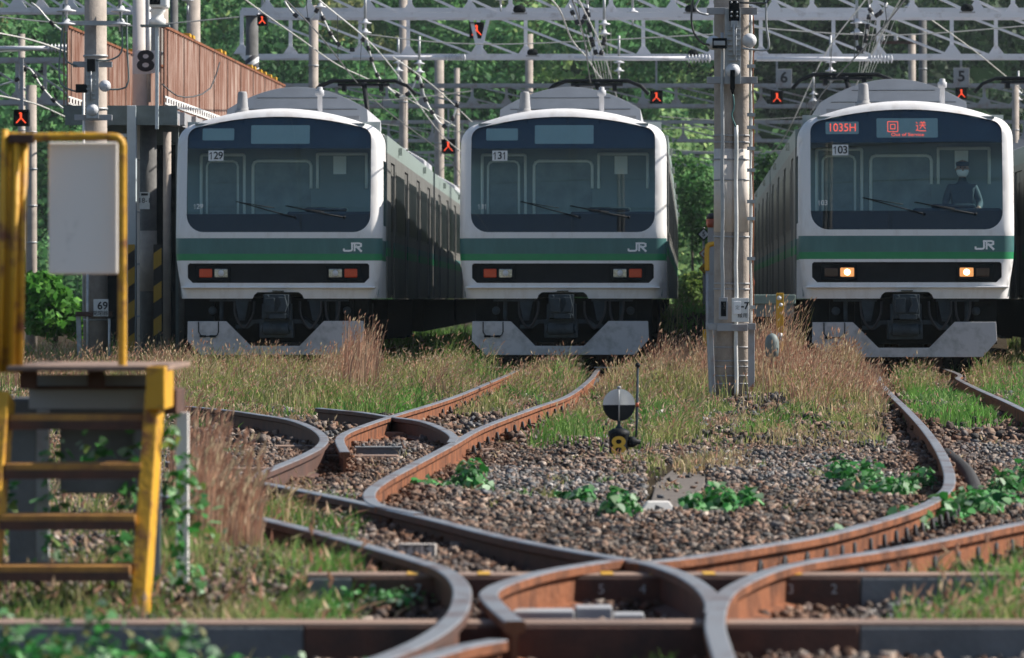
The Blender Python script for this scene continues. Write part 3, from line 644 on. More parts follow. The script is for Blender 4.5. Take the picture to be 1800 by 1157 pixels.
def lamps(parent, lit):
    for s in (-1, 1):
        hs = MB().box(min(s * .67, s * 1.17), max(s * .67, s * 1.17), 0, .05, 1.215, 1.44).build('lamp_housing', 'dark', parent, .015)
        hs.location = (0, ysurf(s * .92, 1.33) + .012, 0)
        def lens(nm, ua, ub, m, core=None):
            u0_, u1_ = min(s * ua, s * ub), max(s * ua, s * ub)
            o = MB().box(u0_, u1_, -.012, .02, 1.265, 1.39).build(nm, m, hs, .022)
            if core: MB().lathe(((u0_ + u1_) / 2, -.014, 1.328), [(.001, -.012), (.035, -.006), (.042, 0), (.001, .001)], 16, axis=(0, 1, 0)).build('bulb', core, o)
            return o
        lens('tail_lamp', .93, 1.115, 'offlamp' if lit else 'redlamp')
        lens('headlight', .71, .90, 'lit' if lit else 'clearlamp', 'litcore' if lit else 'porcelain')
def make_train(num, label, lit, ncar, group='green and silver commuter trains parked side by side'):
    t = thing('commuter_train', label, 'train', (0, 0, 0), group)
    build_mask(t)
    # windscreen
    surf_patch(WS, .020).build('windscreen', 'glass', t)
    top = [(u, max(v, 3.09)) for u, v in WS]; tp = [(u, v) for u, v in dense(WS, .03) if v > 3.09]
    tp = sorted([q for q in tp], key=lambda q: math.atan2(q[1] - 3.09, q[0])) ; tp = [(1.297, 3.09)] + [q for q in tp if q[1] > 3.10] + [(-1.297, 3.09)]
    surf_patch(tp, .035, .1).build('header_band', 'navy', t)
    bt = [q for q in dense(WS, .03) if q[1] < 2.15]; bt = sorted(bt, key=lambda q: -math.atan2(2.2 - q[1], q[0])); bt = [(-1.295, 2.16)] + bt + [(1.295, 2.16)]
    surf_patch(bt, .035, .1).build('sill_band', 'black', t)
    for k, (u0, u1, v0, v1) in enumerate([(-1.09, -.64, 3.205, 3.375), (-.40, .43, 3.155, 3.42)]):
        d = surf_patch(rrect(u0, u1, v0, v1, .015, n=2), .030, .2).build('display_panel', 'display', t)
        if lit and k == 0:
            o = text('led_number', '1035H', .155, 'led', ((u0 + u1) / 2, 0, (v0 + v1) / 2), None, sx=.92); on_face(o, .026); o.parent = d
        if lit and k == 1:
            o = text('led_text', 'Out of Service', .062, 'led', (.02, 0, 3.195), None, sx=1.22); on_face(o, .026); o.parent = d
            mb = MB(); q = lambda a, b, w_=.013: None
            def stroke(x0, z0, x1, z1, w_=.010):
                dx, dz = x1 - x0, z1 - z0; L_ = math.hypot(dx, dz); nx, nz = -dz / L_ * w_ / 2, dx / L_ * w_ / 2
                mb.add([(x0 + nx, 0, z0 + nz), (x1 + nx, 0, z1 + nz), (x1 - nx, 0, z1 - nz), (x0 - nx, 0, z0 - nz)], [(0, 1, 2, 3)])
            cx_, cz_, s_ = -.18, 3.305, .068
            for h in (s_, s_ * .45): 
                for a, b in (((-1, -1), (1, -1)), ((1, -1), (1, 1)), ((1, 1), (-1, 1)), ((-1, 1), (-1, -1))): stroke(cx_ + a[0] * h, cz_ + a[1] * h, cx_ + b[0] * h, cz_ + b[1] * h)
            cx_ = .20
            for a in [(-.25, .75, .95, .75), (-.35, .3, 1.0, .3), (.05, 1.05, .2, .8), (.7, 1.05, .5, .8), (.33, .75, .33, .3), (.33, .3, -.2, -.45), (.35, .25, .95, -.45), (-.95, .9, -.7, .65), (-1.0, .2, -.65, .2), (-.65, .2, -.65, -.55), (-.65, -.55, -1.0, -.85), (-.75, -.65, -.3, -.85), (-.3, -.85, 1.05, -.85)]:
                stroke(cx_ + a[0] * s_, cz_ + a[1] * s_, cx_ + a[2] * s_, cz_ + a[3] * s_)
            o = mb.build('led_characters', 'led', None); on_face(o, .026); o.parent = d
    pl = surf_patch([(-1.0, 2.915), (-.785, 2.915), (-.785, 3.06), (-1.0, 3.06)], .014, .3).build('number_plate', 'plate', t)
    def digits(nm, s_, cx_, cz_, h, m, par, rec):
        adv = h * .46; x = cx_ - adv
        for ch in s_:
            if ch == '1':
                q_ = MB(); w_ = h * .075; H_ = h * .36
                q_.add([(x - w_ / 2, 0, cz_ - H_), (x + w_ / 2, 0, cz_ - H_), (x + w_ / 2, 0, cz_ + H_), (x - w_ / 2, 0, cz_ + H_)], [(0, 1, 2, 3)]).add([(x - w_ / 2, .0002, cz_ + H_), (x - h * .17, .0002, cz_ + H_ * .55), (x - h * .17, .0002, cz_ + H_ * .35), (x, .0002, cz_ + H_ * .72)], [(0, 1, 2, 3)])
                d_ = q_.build(nm, m)
            else: d_ = text(nm, ch, h, m, (x, 0, cz_), None, bold=h * .012)
            on_face(d_, rec); d_.parent = par; x += adv
    digits('digit', num, -.893, 2.985, .145, 'ink', pl, .010); digits('small_digit', num, -1.135, 2.265, .10, 'plate', t, .012)
    jr(t); lamps(t, lit)
    # lamp recess
    o = surf_patch(LP, .062, .2).build('lamp_panel', 'black', t)
    MB().prism([(-1.37, 1.115), (1.37, 1.115), (1.365, 1.135), (-1.365, 1.135)], -.02, .2).build('bumper_lip', 'white', t, .008)
    MB().box(-.08, .08, .0, .06, 1.068, 1.082).box(-.06, .06, -.03, .03, 1.074, 1.08).build('grab_step', 'dark', t)
    # wipers
    for (a, b) in (((-.60, 2.335), (.235, 2.115)), ((.10, 2.275), (.93, 2.115))):
        mb = MB(); c_ = (a[0] * .45 + b[0] * .55, a[1] * .5 + b[1] * .5 - .012)
        P = [(b[0], ysurf(*b) - .02, b[1]), (c_[0], ysurf(*c_) - .04, c_[1]), (a[0] + .02, ysurf(*a) - .02, a[1])]
        mb.tube(P, .008, 6); e = (a[0] + .55, a[1] - .09)
        mb.tube([(a[0], ysurf(*a) - .012, a[1]), (e[0], ysurf(*e) - .012, e[1])], .006, 6).lathe((b[0], ysurf(*b), b[1]), [(.02, -.03), (.02, .01)], 8, axis=(0, 1, 0)); mb.build('wiper', 'black', t)
    # cab interior
    mb = MB(); yb = 1.16
    mb.box(-1.38, 1.38, yb, yb + .05, 1.05, 3.5).box(-1.34, 1.34, .35, yb, 1.60, 1.62).box(-1.40, -1.38, .35, yb, 1.0, 1.98).box(1.38, 1.40, .35, yb, 1.0, 1.98).box(-1.2, 1.2, .35, yb, 3.42, 3.45)
    mb.build('cab_interior', 'cab', t)
    def frame(u0, u1, v0, v1, wd, nm='window_frame', legs=(1, 1, 1, 1), r=.07, y=yb):
        P = []
        if legs[0]: P.append((u0, v0))
        P += [(u0, v1 - r), (u0 + r * .3, v1 - r * .3), (u0 + r, v1), (u1 - r, v1), (u1 - r * .3, v1 - r * .3), (u1, v1 - r)]
        if legs[1] is True or legs[1] == 1: P.append((u1, v0))
        elif legs[1]: P.append((u1, legs[1]))
        m_ = MB().tube([(u, y - .012, v) for u, v in P], wd / 2, 6).build(nm, 'cabframe', t)
        return m_
    k_ = 1.03; z_ = lambda v: .97 + (v - .97) * k_
    def glass(u0, u1, v0, v1, par): MB().box(u0, u1, yb - .008, yb + .0, v0, v1).build('pane', 'cabglass', par)
    f_ = frame(-1.15 * k_, -.55 * k_, 1.7, z_(2.97), .046, 'door_frame', r=.02)
    f_ = frame(-1.07 * k_, -.64 * k_, 2.0, z_(2.88), .036); glass(-1.07 * k_, -.64 * k_, 2.0, z_(2.87), f_)
    f_ = frame(-.43 * k_, .38 * k_, 2.0, z_(2.885), .046, legs=(1, z_(2.50), 1, 1)); glass(-.43 * k_, .38 * k_, 2.0, z_(2.875), f_)
    f_ = frame(.47 * k_, 1.15 * k_, z_(2.5), z_(2.98), .046, r=.01)
    MB().box(.69 * k_, .87 * k_, yb - .02, yb - .015, z_(2.70), z_(2.95)).build('paper_notice', 'paper', t)
    MB().box(.10, 1.3, .36, .52, 1.62, 2.20).box(.35, .95, .38, .50, 2.2, 2.26).box(-1.3, -.3, .36, .6, 1.62, 2.10).build('driver_console', 'under', t, .03)
    for s in (-1, 1): MB().box(s * 1.452 - .003, s * 1.452 + .003, .46, 1.27, 1.97, 3.0).build('cab_side_window', 'glass', t)
    # frame below: coupler, brackets, skirt
    mb = MB().box(-1.25, 1.25, .55, 1.4, .35, .98)
    for s in (-1, 1):
        mb.box(s * .66 - .03, s * .66 + .03, .3, .6, .45, .96).box(s * .98 - .05, s * .98 + .05, .35, .6, .25, .95)
        mb.prism([(s * .40, .97), (s * .64, .97), (s * .60, .62), (s * .52, .56), (s * .44, .62)][::s], .18, .30); mb.box(s * .50 - .045, s * .50 + .045, .15, .19, .68, .84)
        mb.prism([(s * .24, .64), (s * .34, .64), (s * .44, .56), (s * .58, .56), (s * .58, .63), (s * .46, .64), (s * .36, .72), (s * .24, .72)][::s], .10, .2)
    mb.build('underframe', 'dark', t)
    for s in (-1, 1):
        mb = MB()
        mb.prism([(s * .42, .965), (s * .62, .965), (s * .56, .66), (s * .48, .66)][::s], .13, .17); mb.lathe((s * .54, .09, .60), [(.02, -.01), (.02, .03)], 8, axis=(0, 1, 0))
        mb.prism([(s * .22, .62), (s * .34, .62), (s * .43, .55), (s * .60, .55), (s * .60, .60), (s * .46, .605), (s * .38, .67), (s * .22, .68)][::s], .06, .10)
        mb.lathe((s * .95, .28, .80), [(.05, 0), (.06, .05), (.03, .1), (.03, .3)], 10, axis=(0, 1, 0)); mb.tube([(s * .82, .3, .96), (s * .82, .26, .7), (s * .80, .3, .62)], .028, 8)
        mb.box(min(s * .4, s * .98), max(s * .4, s * .98), .17, .35, .93, .96); mb.build('bracket', 'under', t)
    for (ua, ub, dp) in ((-.62, -.34, .56), (.30, .60, .55), (.66, .86, .60)):
        P = smooth_line([(ua, .12, .93), (ua + .02, .06, .72), ((ua + ub) / 2, .04, dp), (ub - .02, .06, .74), (ub, .12, .93)], .03); MB().tube(P, .016, 7).build('brake_hose', 'hose', t)
    mb = MB().box(-.19, .16, -.20, .35, .70, 1.03).box(-.17, -.03, -.26, -.2, .78, .98).box(-.11, .12, -.24, -.19, .69, .76)
    mb.prism([(.0, .78), (.12, .78), (.15, .87), (.12, .99), (.02, .99), (.06, .90)], -.28, -.2).box(-.22, -.19, -.1, .2, .66, .9).box(.16, .19, -.1, .2, .66, .9)
    for u, v in ((-.13, 1.0), (.1, 1.0), (-.15, .74), (.13, .74)): mb.lathe((u, -.205, v), [(.022, -.02), (.022, .01)], 8, axis=(0, 1, 0))
    c_ = mb.build('coupler', 'under', t, .012)
    mb = MB().box(-.26, .21, -.02, .3, .42, .68); mb.tube([(-.20, -.06, .545), (.15, -.06, .545)], .085, 16).tube([(-.235, -.05, .545), (-.2, -.055, .545)], .06, 12).tube([(.15, -.055, .545), (.19, -.05, .545)], .06, 12)
    mb.build('coupler_cylinder', 'under', t, .01); MB().lathe((-.215, -.055, .56), [(.015, -.01), (.015, .01)], 8, axis=(0, 1, 0)).build('cylinder_tap', 'galv', t)
    mb = MB().prism([(-1.275, .65), (-.73, .65), (-.385, .305), (.30, .305), (.645, .655), (1.20, .655), (1.215, .40), (1.02, .18), (-1.09, .175), (-1.28, .375)][::-1], .02, .05)
    sk = mb.build('skirt_plate', 'skirt', t, .006)
    if num != '131x':
        P = [(-1.12, .014, .645), (-1.12, .014, .50), (-1.09, .014, .455), (-1.04, .014, .44), (-.91, .014, .44), (-.86, .014, .455), (-.84, .014, .50), (-.84, .014, .645)]
        mb = MB().tube(P, .0075, 6)
        for u in (-1.06, -.92): mb.box(u - .045, u + .045, .0, .02, .425, .455)
        mb.build('access_hatch', 'dark', sk)
    # roof gear
    MB().lathe((-.56, .75, 3.60), [(.11, 0), (.11, .05), (.085, .055), (.085, .09), (.080, .10), (.066, .29), (.056, .315), (.001, .32)], 18).build('antenna', 'roof', t)
    MB().lathe((.53, .95, 3.60), [(.035, 0), (.035, .26), (.062, .27), (.062, .34), (.04, .35), (.04, .38), (.03, .39)], 14).build('antenna_post', 'acgrey', t)
    P = [(-1.05, 3.50), (-1.06, 3.66)] + [(-1.05 + 2.1 * k / 16, 3.68 + .46 * math.sin(math.pi * (.06 + .88 * k / 16)) ** .8) for k in range(17)] + [(1.06, 3.66), (1.05, 3.50)]
    ac = MB().prism(P[::-1], 4.0, 8.2).box(-.9, .9, 3.99, 4.0, 3.80, 3.807, 1).box(-.6, .6, 3.99, 4.0, 3.97, 3.976, 1).build('air_conditioner', ['acgrey', 'dark'], t, .03)
    # cars
    car_shell(1.25, 19.6, 'car_body', t); car_side(t, 0.0, 19.6); bogie(t, 3.2); bogie(t, 16.4)
    MB().box(-1.3, 1.3, 5.2, 14.4, .35, .96).box(-1.1, 1.1, 1.4, 5.2, .7, .96).build('equipment_box', 'dark', t)
    for c in range(1, ncar):
        y0 = 20.0 * c + .1; rc = car_shell(y0, y0 + 19.6, 'rear_carriage', t)
        car_side(rc, y0, y0 + 19.6); bogie(rc, y0 + 3.2) if False else None
        MB().box(-1.25, 1.25, y0 + .6, y0 + 19, .35, .96).build('equipment_box', 'dark', rc)
        MB().box(-.5, .5, y0 - .55, y0 + .05, 1.1, 3.3).build('gangway', 'dark', rc)
        MB().prism([(-1.0, 3.5), (-1.0, 3.8), (-.5, 4.08), (.5, 4.08), (1.0, 3.8), (1.0, 3.5)][::-1], y0 + 8, y0 + 12).build('air_conditioner', 'acgrey', rc, .03)
    # pantograph on the second car
    y0 = 22.5; mb = MB()
    mb.box(-.9, .9, y0 - .5, y0 - .44, 3.75, 3.80).box(-.9, .9, y0 + .9, y0 + .96, 3.75, 3.80)
    mb.tube([(0.15, y0 + 1.0, 3.85), (0.15, y0 - .2, 4.35), (.0, y0 + .8, 5.15)], .05, 8).lathe((.15, y0 + 1, 3.7), [(.16, 0), (.16, .2), (.1, .25)], 12)
    for yy in (y0 + .65, y0 + .95):
        mb.tube([(-1.0, yy, 4.92), (-.85, yy, 5.08), (-.6, yy, 5.18), (.6, yy, 5.18), (.85, yy, 5.08), (1.0, yy, 4.92)], .034, 6)
    mb.box(-.5, .5, y0 + .62, y0 + .98, 5.08, 5.13).box(-.42, -.34, y0 + .62, y0 + .98, 4.98, 5.1).box(.3, .38, y0 + .62, y0 + .98, 4.98, 5.1)
    mb.build('pantograph', 'black', t)
    p, a = (0, 0), 0
    return t
t1 = make_train('129', 'left train with a green stripe and dark windscreen bearing number 129, unlit orange-red lamps', False, 3)
t1.location = TR[1][0]; t1.rotation_euler.z = -TR[1][1]
t2 = make_train('131', 'middle train with number 131 in its windscreen, behind the low switch marker', False, 3)
t2.location = TR[2][0]; t2.rotation_euler.z = -TR[2][1]
t3 = make_train('103', 'right train with both headlights lit and a red 1035H display, number 103', True, 3)
t3.location = TR[3][0]; t3.rotation_euler.z = -TR[3][1]
t4 = dup(t1); t4.location = TR[4][0]; t4.rotation_euler.z = -TR[4][1]
t4['label'] = 'train cut off by the right edge, only its ribbed side showing beyond the right train'
# one more window decal of the lead train is not copied: the fourth train stands outside the frame with its nose

# driver in the right train's cab, seated
def person(loc, rz):
    import bmesh
    t = thing('person', 'person in dark uniform, cap and white face mask seated behind the right train windscreen', 'person', loc); t.rotation_euler.z = rz
    def skin(name, pts, edges, m, parent, sub=2):
        me = bpy.data.meshes.new(name); me.from_pydata([p[:3] for p in pts], edges, []); o = bpy.data.objects.new(name, me); COL.objects.link(o); o.parent = parent
        o.modifiers.new('skin', 'SKIN'); sk = me.skin_vertices[0].data if me.skin_vertices else None
        if sk is None:
            bm = bmesh.new(); bm.from_mesh(me); bm.verts.layers.skin.verify(); bm.to_mesh(me); bm.free(); sk = me.skin_vertices[0].data
        for i, p in enumerate(pts): sk[i].radius = (p[3], p[4] if len(p) > 4 else p[3]); sk[i].use_root = (i == 0)
        s_ = o.modifiers.new('sub', 'SUBSURF'); s_.levels = sub; s_.render_levels = sub
        me.materials.append(M[m]); 
        for q in me.polygons: q.use_smooth = True
        return o
    # faces -Y; z measured from the seat base of the pelvis
    P = [(0, 0, 0, .15, .12), (0, .01, .20, .15, .11), (0, .02, .38, .17, .11), (0, .01, .50, .10, .09), (0, 0, .56, .055), (0, -.01, .62, .06),
         (.17, .01, .46, .065), (.24, -.04, .24, .05), (.20, -.26, .16, .04), (.19, -.36, .17, .028), (-.17, .01, .46, .065), (-.24, -.04, .24, .05), (-.20, -.26, .16, .04), (-.19, -.36, .17, .028),
         (.10, -.16, -.02, .09), (.12, -.44, -.03, .07), (.12, -.46, -.42, .05), (-.10, -.16, -.02, .09), (-.12, -.44, -.03, .07), (-.12, -.46, -.42, .05)]
    E = [(0, 1), (1, 2), (2, 3), (3, 4), (4, 5), (2, 6), (6, 7), (7, 8), (8, 9), (2, 10), (10, 11), (11, 12), (12, 13), (0, 14), (14, 15), (15, 16), (0, 17), (17, 18), (18, 19)]
    skin('body', P, E, 'uniform', t)
    hd = MB().lathe((0, 0, .60), [(.045, 0), (.062, .03), (.078, .08), (.084, .13), (.080, .18), (.055, .225), (.001, .24)], 20)
    hd.tube([(0, -.082, .73), (0, -.102, .705), (0, -.085, .69)], .013, 8)
    for s in (-1, 1): hd.lathe((s * .083, .01, .71), [(.012, -.01), (.026, 0), (.012, .012)], 8, axis=(s, 0, 0))
    h = hd.build('head', 'skin', t)
    for s in (-1, 1): MB().lathe((s * .031, -.078, .735), [(.001, -.008), (.010, -.004), (.012, .004)], 8, axis=(0, 1, 0)).build('eye', 'ink', h)
    MB().lathe((0, -.012, .61), [(.05, 0), (.074, .03), (.086, .07), (.086, .095)], 16).build('face_mask', 'paper', t)
    MB().lathe((0, .0, .755), [(.088, 0), (.090, .015), (.094, .045), (.08, .06), (.001, .065)], 18).box(-.07, .07, -.15, -.07, .755, .763).build('cap', 'uniform', t)
    for s in (-1, 1):
        hand = MB().lathe((s * .19, -.355, .17), [(.022, 0), (.032, -.03), (.034, -.07), (.02, -.085)], 10, axis=(0, 1, 0))
        for k in range(4):
            x = s * .19 + (k - 1.5) * .016; L_ = (.06, .07, .066, .05)[k]; hand.tube([(x, -.43, .172), (x, -.43 - L_ * .5, .165), (x, -.43 - L_ * .75, .145), (x, -.43 - L_ * .6, .125)], [.009, .009, .008, .006], 6)
        hand.tube([(s * .165, -.385, .17), (s * .145, -.42, .16), (s * .15, -.45, .145)], [.012, .010, .008], 6).build('hand', 'skin', t)
    MB().box(-.22, .22, .12, .2, .0, .5).box(-.22, .22, -.2, .18, -.18, -.12)
    return t
a3 = TR[3][1]; lx, ly = .80, .86
person((TR[3][0].x + lx * math.cos(a3) + ly * math.sin(a3), TR[3][0].y - lx * math.sin(a3) + ly * math.cos(a3), RZ + 2.03), -a3)

# ------------------------------------------------------------ concrete poles
def bands(mb, r, zs, w_=.025, t_=.008): 
    for z in zs: mb.lathe((0, 0, z), [(r, 0), (r + t_, 0), (r + t_, w_), (r, w_)], 20)
def insulator_string(mb, top, n_, r=.11, dz=.16, mi=0):
    x, y, z = top
    for k in range(n_): mb.lathe((x, y, z - k * dz), [(.02, 0), (r * .35, -.02), (r * .45, -.06), (r, -.085), (r, -.10), (.03, -.11), (.02, -dz)], 14, mi)
    return mb
# the tall pole in the middle foreground
PY = 48.0; sc = F / PY; px0 = 1286
base = at(px0, 525, PY); t = thing('concrete_pole', 'tall concrete pole with pipes and switchgear between the middle and right trains', 'utility pole', (base.x, PY, 0))
Z = lambda py: CZ + (HY - py) / sc; X = lambda px: (px - px0) / sc
r = .188
for cx_, ra in ((X(1272), .104), (X(1302), .090)):
    sh = MB().lathe((cx_, 0, -.2), [(ra + .006, 0), (ra, 1), (ra, 5.2), (ra - .01, 9)], 24).build('shaft', 'concrete', t)
    MB().lathe((cx_, 0, Z(408)), [(ra + .003, 0), (ra + .003, Z(262) - Z(408))], 24).build('painted_band', 'whitewash', sh)
    for py in (240, 252, 282, 318, 418, 500, 510, 612, 636, 646, 662, 676): mb = MB().lathe((cx_, 0, Z(py)), [(ra + .002, 0), (ra + .008, 0), (ra + .008, .018), (ra + .002, .018)], 20); mb.build('steel_strap', 'galvd', sh)
for (px, yb_, pyt, pyb, rr_, m) in [(1268, -.24, 60, 545, .020, 'galv'), (1292, -.25, 222, 706, .022, 'palewire'), (1319, -.13, 28, 575, .014, 'palewire'), (1323, -.08, 28, 575, .009, 'rust')]:
    P = smooth_line([(X(px) + .004 * math.sin(k * 2.2), yb_, Z(pyt) + (Z(pyb) - Z(pyt)) * k / 10) for k in range(11)], .1); MB().tube(P, rr_, 10).build('cable_pipe', m, t)
for py in (118, 203, 225, 262, 300, 355, 385, 455, 540): MB().box(X(1312), X(1326), -.19, -.12, Z(py + 3), Z(py - 3)).build('pipe_clamp', 'galv', t)
for py, zz in ((22, 0), (143, 0)): MB().box(X(1241), X(1329), -.25, -.19, Z(py + 6), Z(py - 6)).build('crossarm', 'galvd', t, .004)
MB().box(X(1272), X(1300), -.275, -.255, Z(150), Z(18)).build('mounting_plate', 'galv', t, .004)
sw = MB().box(X(1279), X(1297), -.33, -.28, Z(40), Z(5)); sw.build('switch_blade_holder', 'dark', t, .006)
mb = MB()
for px in (1283, 1293):
    for py in (8, 25, 32): mb.lathe((X(px), -.33, Z(py)), [(.012, 0), (.012, -.012), (.006, -.018)], 8, axis=(0, 1, 0))
mb.build('bolt', 'galv', t)
mb = MB().box(X(1282), X(1294), -.34, -.28, Z(52), Z(40)).tube([(X(1287), -.34, Z(46)), (X(1287), -.36, Z(100))], .012, 8).tube([(X(1291), -.32, Z(50)), (X(1291), -.33, Z(110))], .01, 8)
for k in range(7): mb.box(X(1277), X(1298), -.31, -.29, Z(56 + k * 9), Z(53 + k * 9))
mb.build('switch_linkage', 'galv', t, .003)
MB().box(X(1250), X(1275), -.33, -.27, Z(88), Z(70)).box(X(1252), X(1272), -.34, -.33, Z(83), Z(75), 1).build('terminal_block', ['dark', 'galv'], t, .004)
for px, py in ((1315, 74), (1286, 126), (1252, 78)): MB().lathe((X(px), -.28, Z(py)), [(.07, .04), (.078, .02), (.078, .0), (.06, -.012), (.05, -.03), (.02, -.04)], 24, axis=(0, 1, 0)).build('insulator_disc', 'porcelain', t)
MB().box(X(1281), X(1289), -.36, -.30, Z(160), Z(126)).lathe((X(1285.5), -.33, Z(168)), [(.012, 0), (.02, .03), (.02, .06)], 8).build('cable_lug', 'dark', t)
for P in ([(1286, 168), (1288, 190), (1284, 205), (1291, 225)], ):
    MB().tube(smooth_line([(X(a), -.30, Z(b)) for a, b in P], .03), .009, 6).build('cable', 'teal', t)
for P, m in (([(1222, -30), (1215, 10), (1214, 45), (1222, 68), (1236, 80), (1252, 82)], 'wire'), ([(1232, -30), (1228, 0), (1220, 16), (1228, 26), (1243, 29)], 'galv'), ([(1345, -30), (1344, 40), (1349, 82), (1343, 91), (1322, 90), (1302, 88)], 'galv'), ([(1298, 8), (1330, 9), (1345, 8), (1352, -4)], 'wire')):
    MB().tube(smooth_line([(X(a), -.30, Z(b)) for a, b in P], .04), .012, 7).build('cable', m, t)
MB().box(X(1262), X(1277), -.30, -.20, Z(562), Z(523)).build('switch_box', 'galvd', t, .004)
MB().box(X(1265), X(1274), -.305, -.30, Z(556), Z(530)).lathe((X(1270), -.32, Z(545)), [(.008, 0), (.008, .08)], 8).build('box_door', 'dark', t)
pl = MB().box(X(1284), X(1314), -.29, -.283, Z(566), Z(524)).build('sign_plate', 'plate', t, .003)
text('lettering', '-7', .105, 'ink', (X(1307), -.292, Z(538)), pl, bold=.003); text('lettering', '線用', .055, 'ink', (X(1303), -.292, Z(555)), pl)
MB().box(X(1287), X(1300), -.30, -.291, Z(552), Z(530)).build('small_plate', 'paper', pl, .003); text('lettering', '定', .05, 'galvd', (X(1294), -.3015, Z(541)), pl)
MB().box(X(1243), X(1326), -.26, -.2, Z(580), Z(568)).box(X(1258), X(1312), -.28, -.26, Z(582), Z(570)).build('lower_crossarm', 'galvd', t, .004)
for (a, b, yt, yb_) in ((1240, 1252, 570, 690), (1314, 1325, 578, 680)): MB().bar((X((a + b) / 2), -.14, Z(yt)), (X((a + b) / 2 + (5 if a < 1280 else 0)), -.14, Z(yb_)), .07, .06).build('cable_guard', 'galvd', t, .005)
MB().bar((X(1242), -.19, Z(575)), (X(1249), -.19, Z(702)), .025, .03).build('guard_edge', 'galv', t)

def simple_pole(px, wpx, pytop, Y, label, mname='concrete', extra=None, group=None, name='concrete_pole'):
    c = at(px, 525, Y); r_ = wpx / 2 * Y / F; top = CZ + (HY - pytop) * Y / F
    t_ = thing(name, label, 'utility pole', (c.x, Y, 0), group)
    MB().lathe((0, 0, -.3), [(r_ * 1.05, 0), (r_, top * .4), (r_ * .92, top + .3)], 20).build('shaft', mname, t_)
    q = MB(); bands(q, r_, [top * k / 9 for k in range(1, 9)], .03); q.build('steel_strap', 'galv', t_) if False else None
    for k in range(1, 7): q = MB(); bands(q, r_ * .99, [top * k / 7.3], .03); q.build('steel_strap', 'galv', t_)
    if extra: extra(t_, lambda p_: (p_ - px) * Y / F, lambda p_: CZ + (HY - p_) * Y / F, r_)
    return t_
def equip69(t_, X, Z, r_):
    q = MB().box(X(117), X(212), -.32, -.24, Z(47), Z(39)); q.build('crossarm', 'galv', t_, .004)
    for px in (120, 215):
        q = MB(); insulator_string(q, (X(px), -.28, Z(-12)), 3, .15, .20); q.build('insulator', 'porcelain', t_)
        MB().box(X(px) - .03, X(px) + .03, -.31, -.25, Z(46), Z(38)).build('insulator_cap', 'galvd', t_)
    for py, a, b in ((115, 131, 200), (208, 134, 200)): MB().box(X(a), X(b), -.3, -.24, Z(py + 5), Z(py - 5)).build('crossarm', 'galvd', t_, .004)
    MB().box(X(155), X(177), -.33, -.31, Z(210), Z(108)).build('mounting_plate', 'galv', t_, .004)
    MB().box(X(157), X(171), -.38, -.33, Z(128), Z(106)).build('switch_blade_holder', 'dark', t_, .005)
    MB().box(X(137), X(157), -.36, -.32, Z(165), Z(150)).build('terminal_block', 'dark', t_, .005)
    q = MB().tube([(X(164), -.38, Z(128)), (X(164), -.38, Z(180))], .014, 8)
    for k in range(6): q.box(X(156), X(172), -.37, -.34, Z(136 + k * 8), Z(133 + k * 8))
    q.build('switch_linkage', 'galv', t_)
    for px, py in ((188, 153), (166, 195)): MB().lathe((X(px), -.34, Z(py)), [(.08, .04), (.09, .02), (.09, 0), (.05, -.02), (.02, -.05)], 22, axis=(0, 1, 0)).build('insulator_disc', 'porcelain', t_)
    for P in ([(116, 10), (113, 60), (108, 120), (112, 150), (135, 162), (150, 160)], [(118, 60), (118, 100), (124, 112), (140, 118)], [(212, 0), (218, 60), (216, 95), (195, 108), (172, 108)], [(226, 30), (227, 90), (229, 145), (218, 158), (190, 159)]):
        MB().tube(smooth_line([(X(a), -.33, Z(b)) for a, b in P], .05), .014, 7).build('cable', 'deck', t_)
    for px, a, b in ((150, 165, 560), (157, 480, 640), (195, 560, 640)): MB().tube([(X(px), -.27, Z(a)), (X(px), -.27, Z(b))], .02, 8).build('cable_pipe', 'palewire', t_)
    s_ = MB().box(X(168), X(194), -.34, -.33, Z(556), Z(526)).build('sign_plate', 'plate', t_, .003); text('lettering', '69', .16, 'ink', (X(184), -.345, Z(538)), s_, bold=.003); text('lettering', '開閉器', .08, 'ink', (X(180), -.345, Z(551)), s_)
    MB().box(X(136), X(200), -.31, -.22, Z(556), Z(548)).build('lower_crossarm', 'rusted', t_)
    MB().bar((X(140), -.2, Z(550)), (X(143), -.2, Z(640)), .07, .06).build('cable_guard', 'galv', t_)
simple_pole(168, 42, -20, 67, 'thick concrete pole with porcelain insulators and switchgear behind the blank board', 'concrete', equip69)
def plate8(t_, X, Z, r_):
    q = MB(); P = [(X(236), Z(132)), (X(236), Z(104)), (X(243), Z(91)), (X(284), Z(91)), (X(284), Z(129)), (X(262), Z(132))]
    s_ = q.prism(P[::-1], -.34, -.33).build('number_plate', 'plate', t_); text('number', '8', .46, 'ink', (X(259), -.345, Z(111)), s_, bold=.012, sx=1.25)
    MB().tube([(X(262), -.05, Z(-20)), (X(262), -.05, Z(180))], .035, 8).build('cable_pipe', 'palewire', t_)
simple_pole(247, 30, -20, 71, 'pale concrete pole carrying the large number 8 plate at the rusty fence', 'whitewash', plate8)
simple_pole(281, 32, -20, 92, 'pale pole rising behind the security camera and rusty fence')
simple_pole(306, 15, -20, 96, 'narrow dark pole behind the rusty fence left of the banded brown pole', 'darkconc')
simple_pole(340, 26, -20, 94, 'banded brown pole rising behind the rusty fence')
def zebra(t_, X, Z, r_):
    MB().lathe((0, 0, Z(140)), [(r_ * 1.02, 0), (r_ * 1.02, Z(98) - Z(140))], 20).build('zebra_band', 'zebra', t_)
    MB().box(X(428), X(455), -r_ - .02, r_ + .02, Z(28), Z(15)).build('cap_plate', 'gantry', t_)
simple_pole(443, 24, 20, 98, 'dark pole with black and white striped band behind the far end of the rusty fence', 'darkconc', zebra)
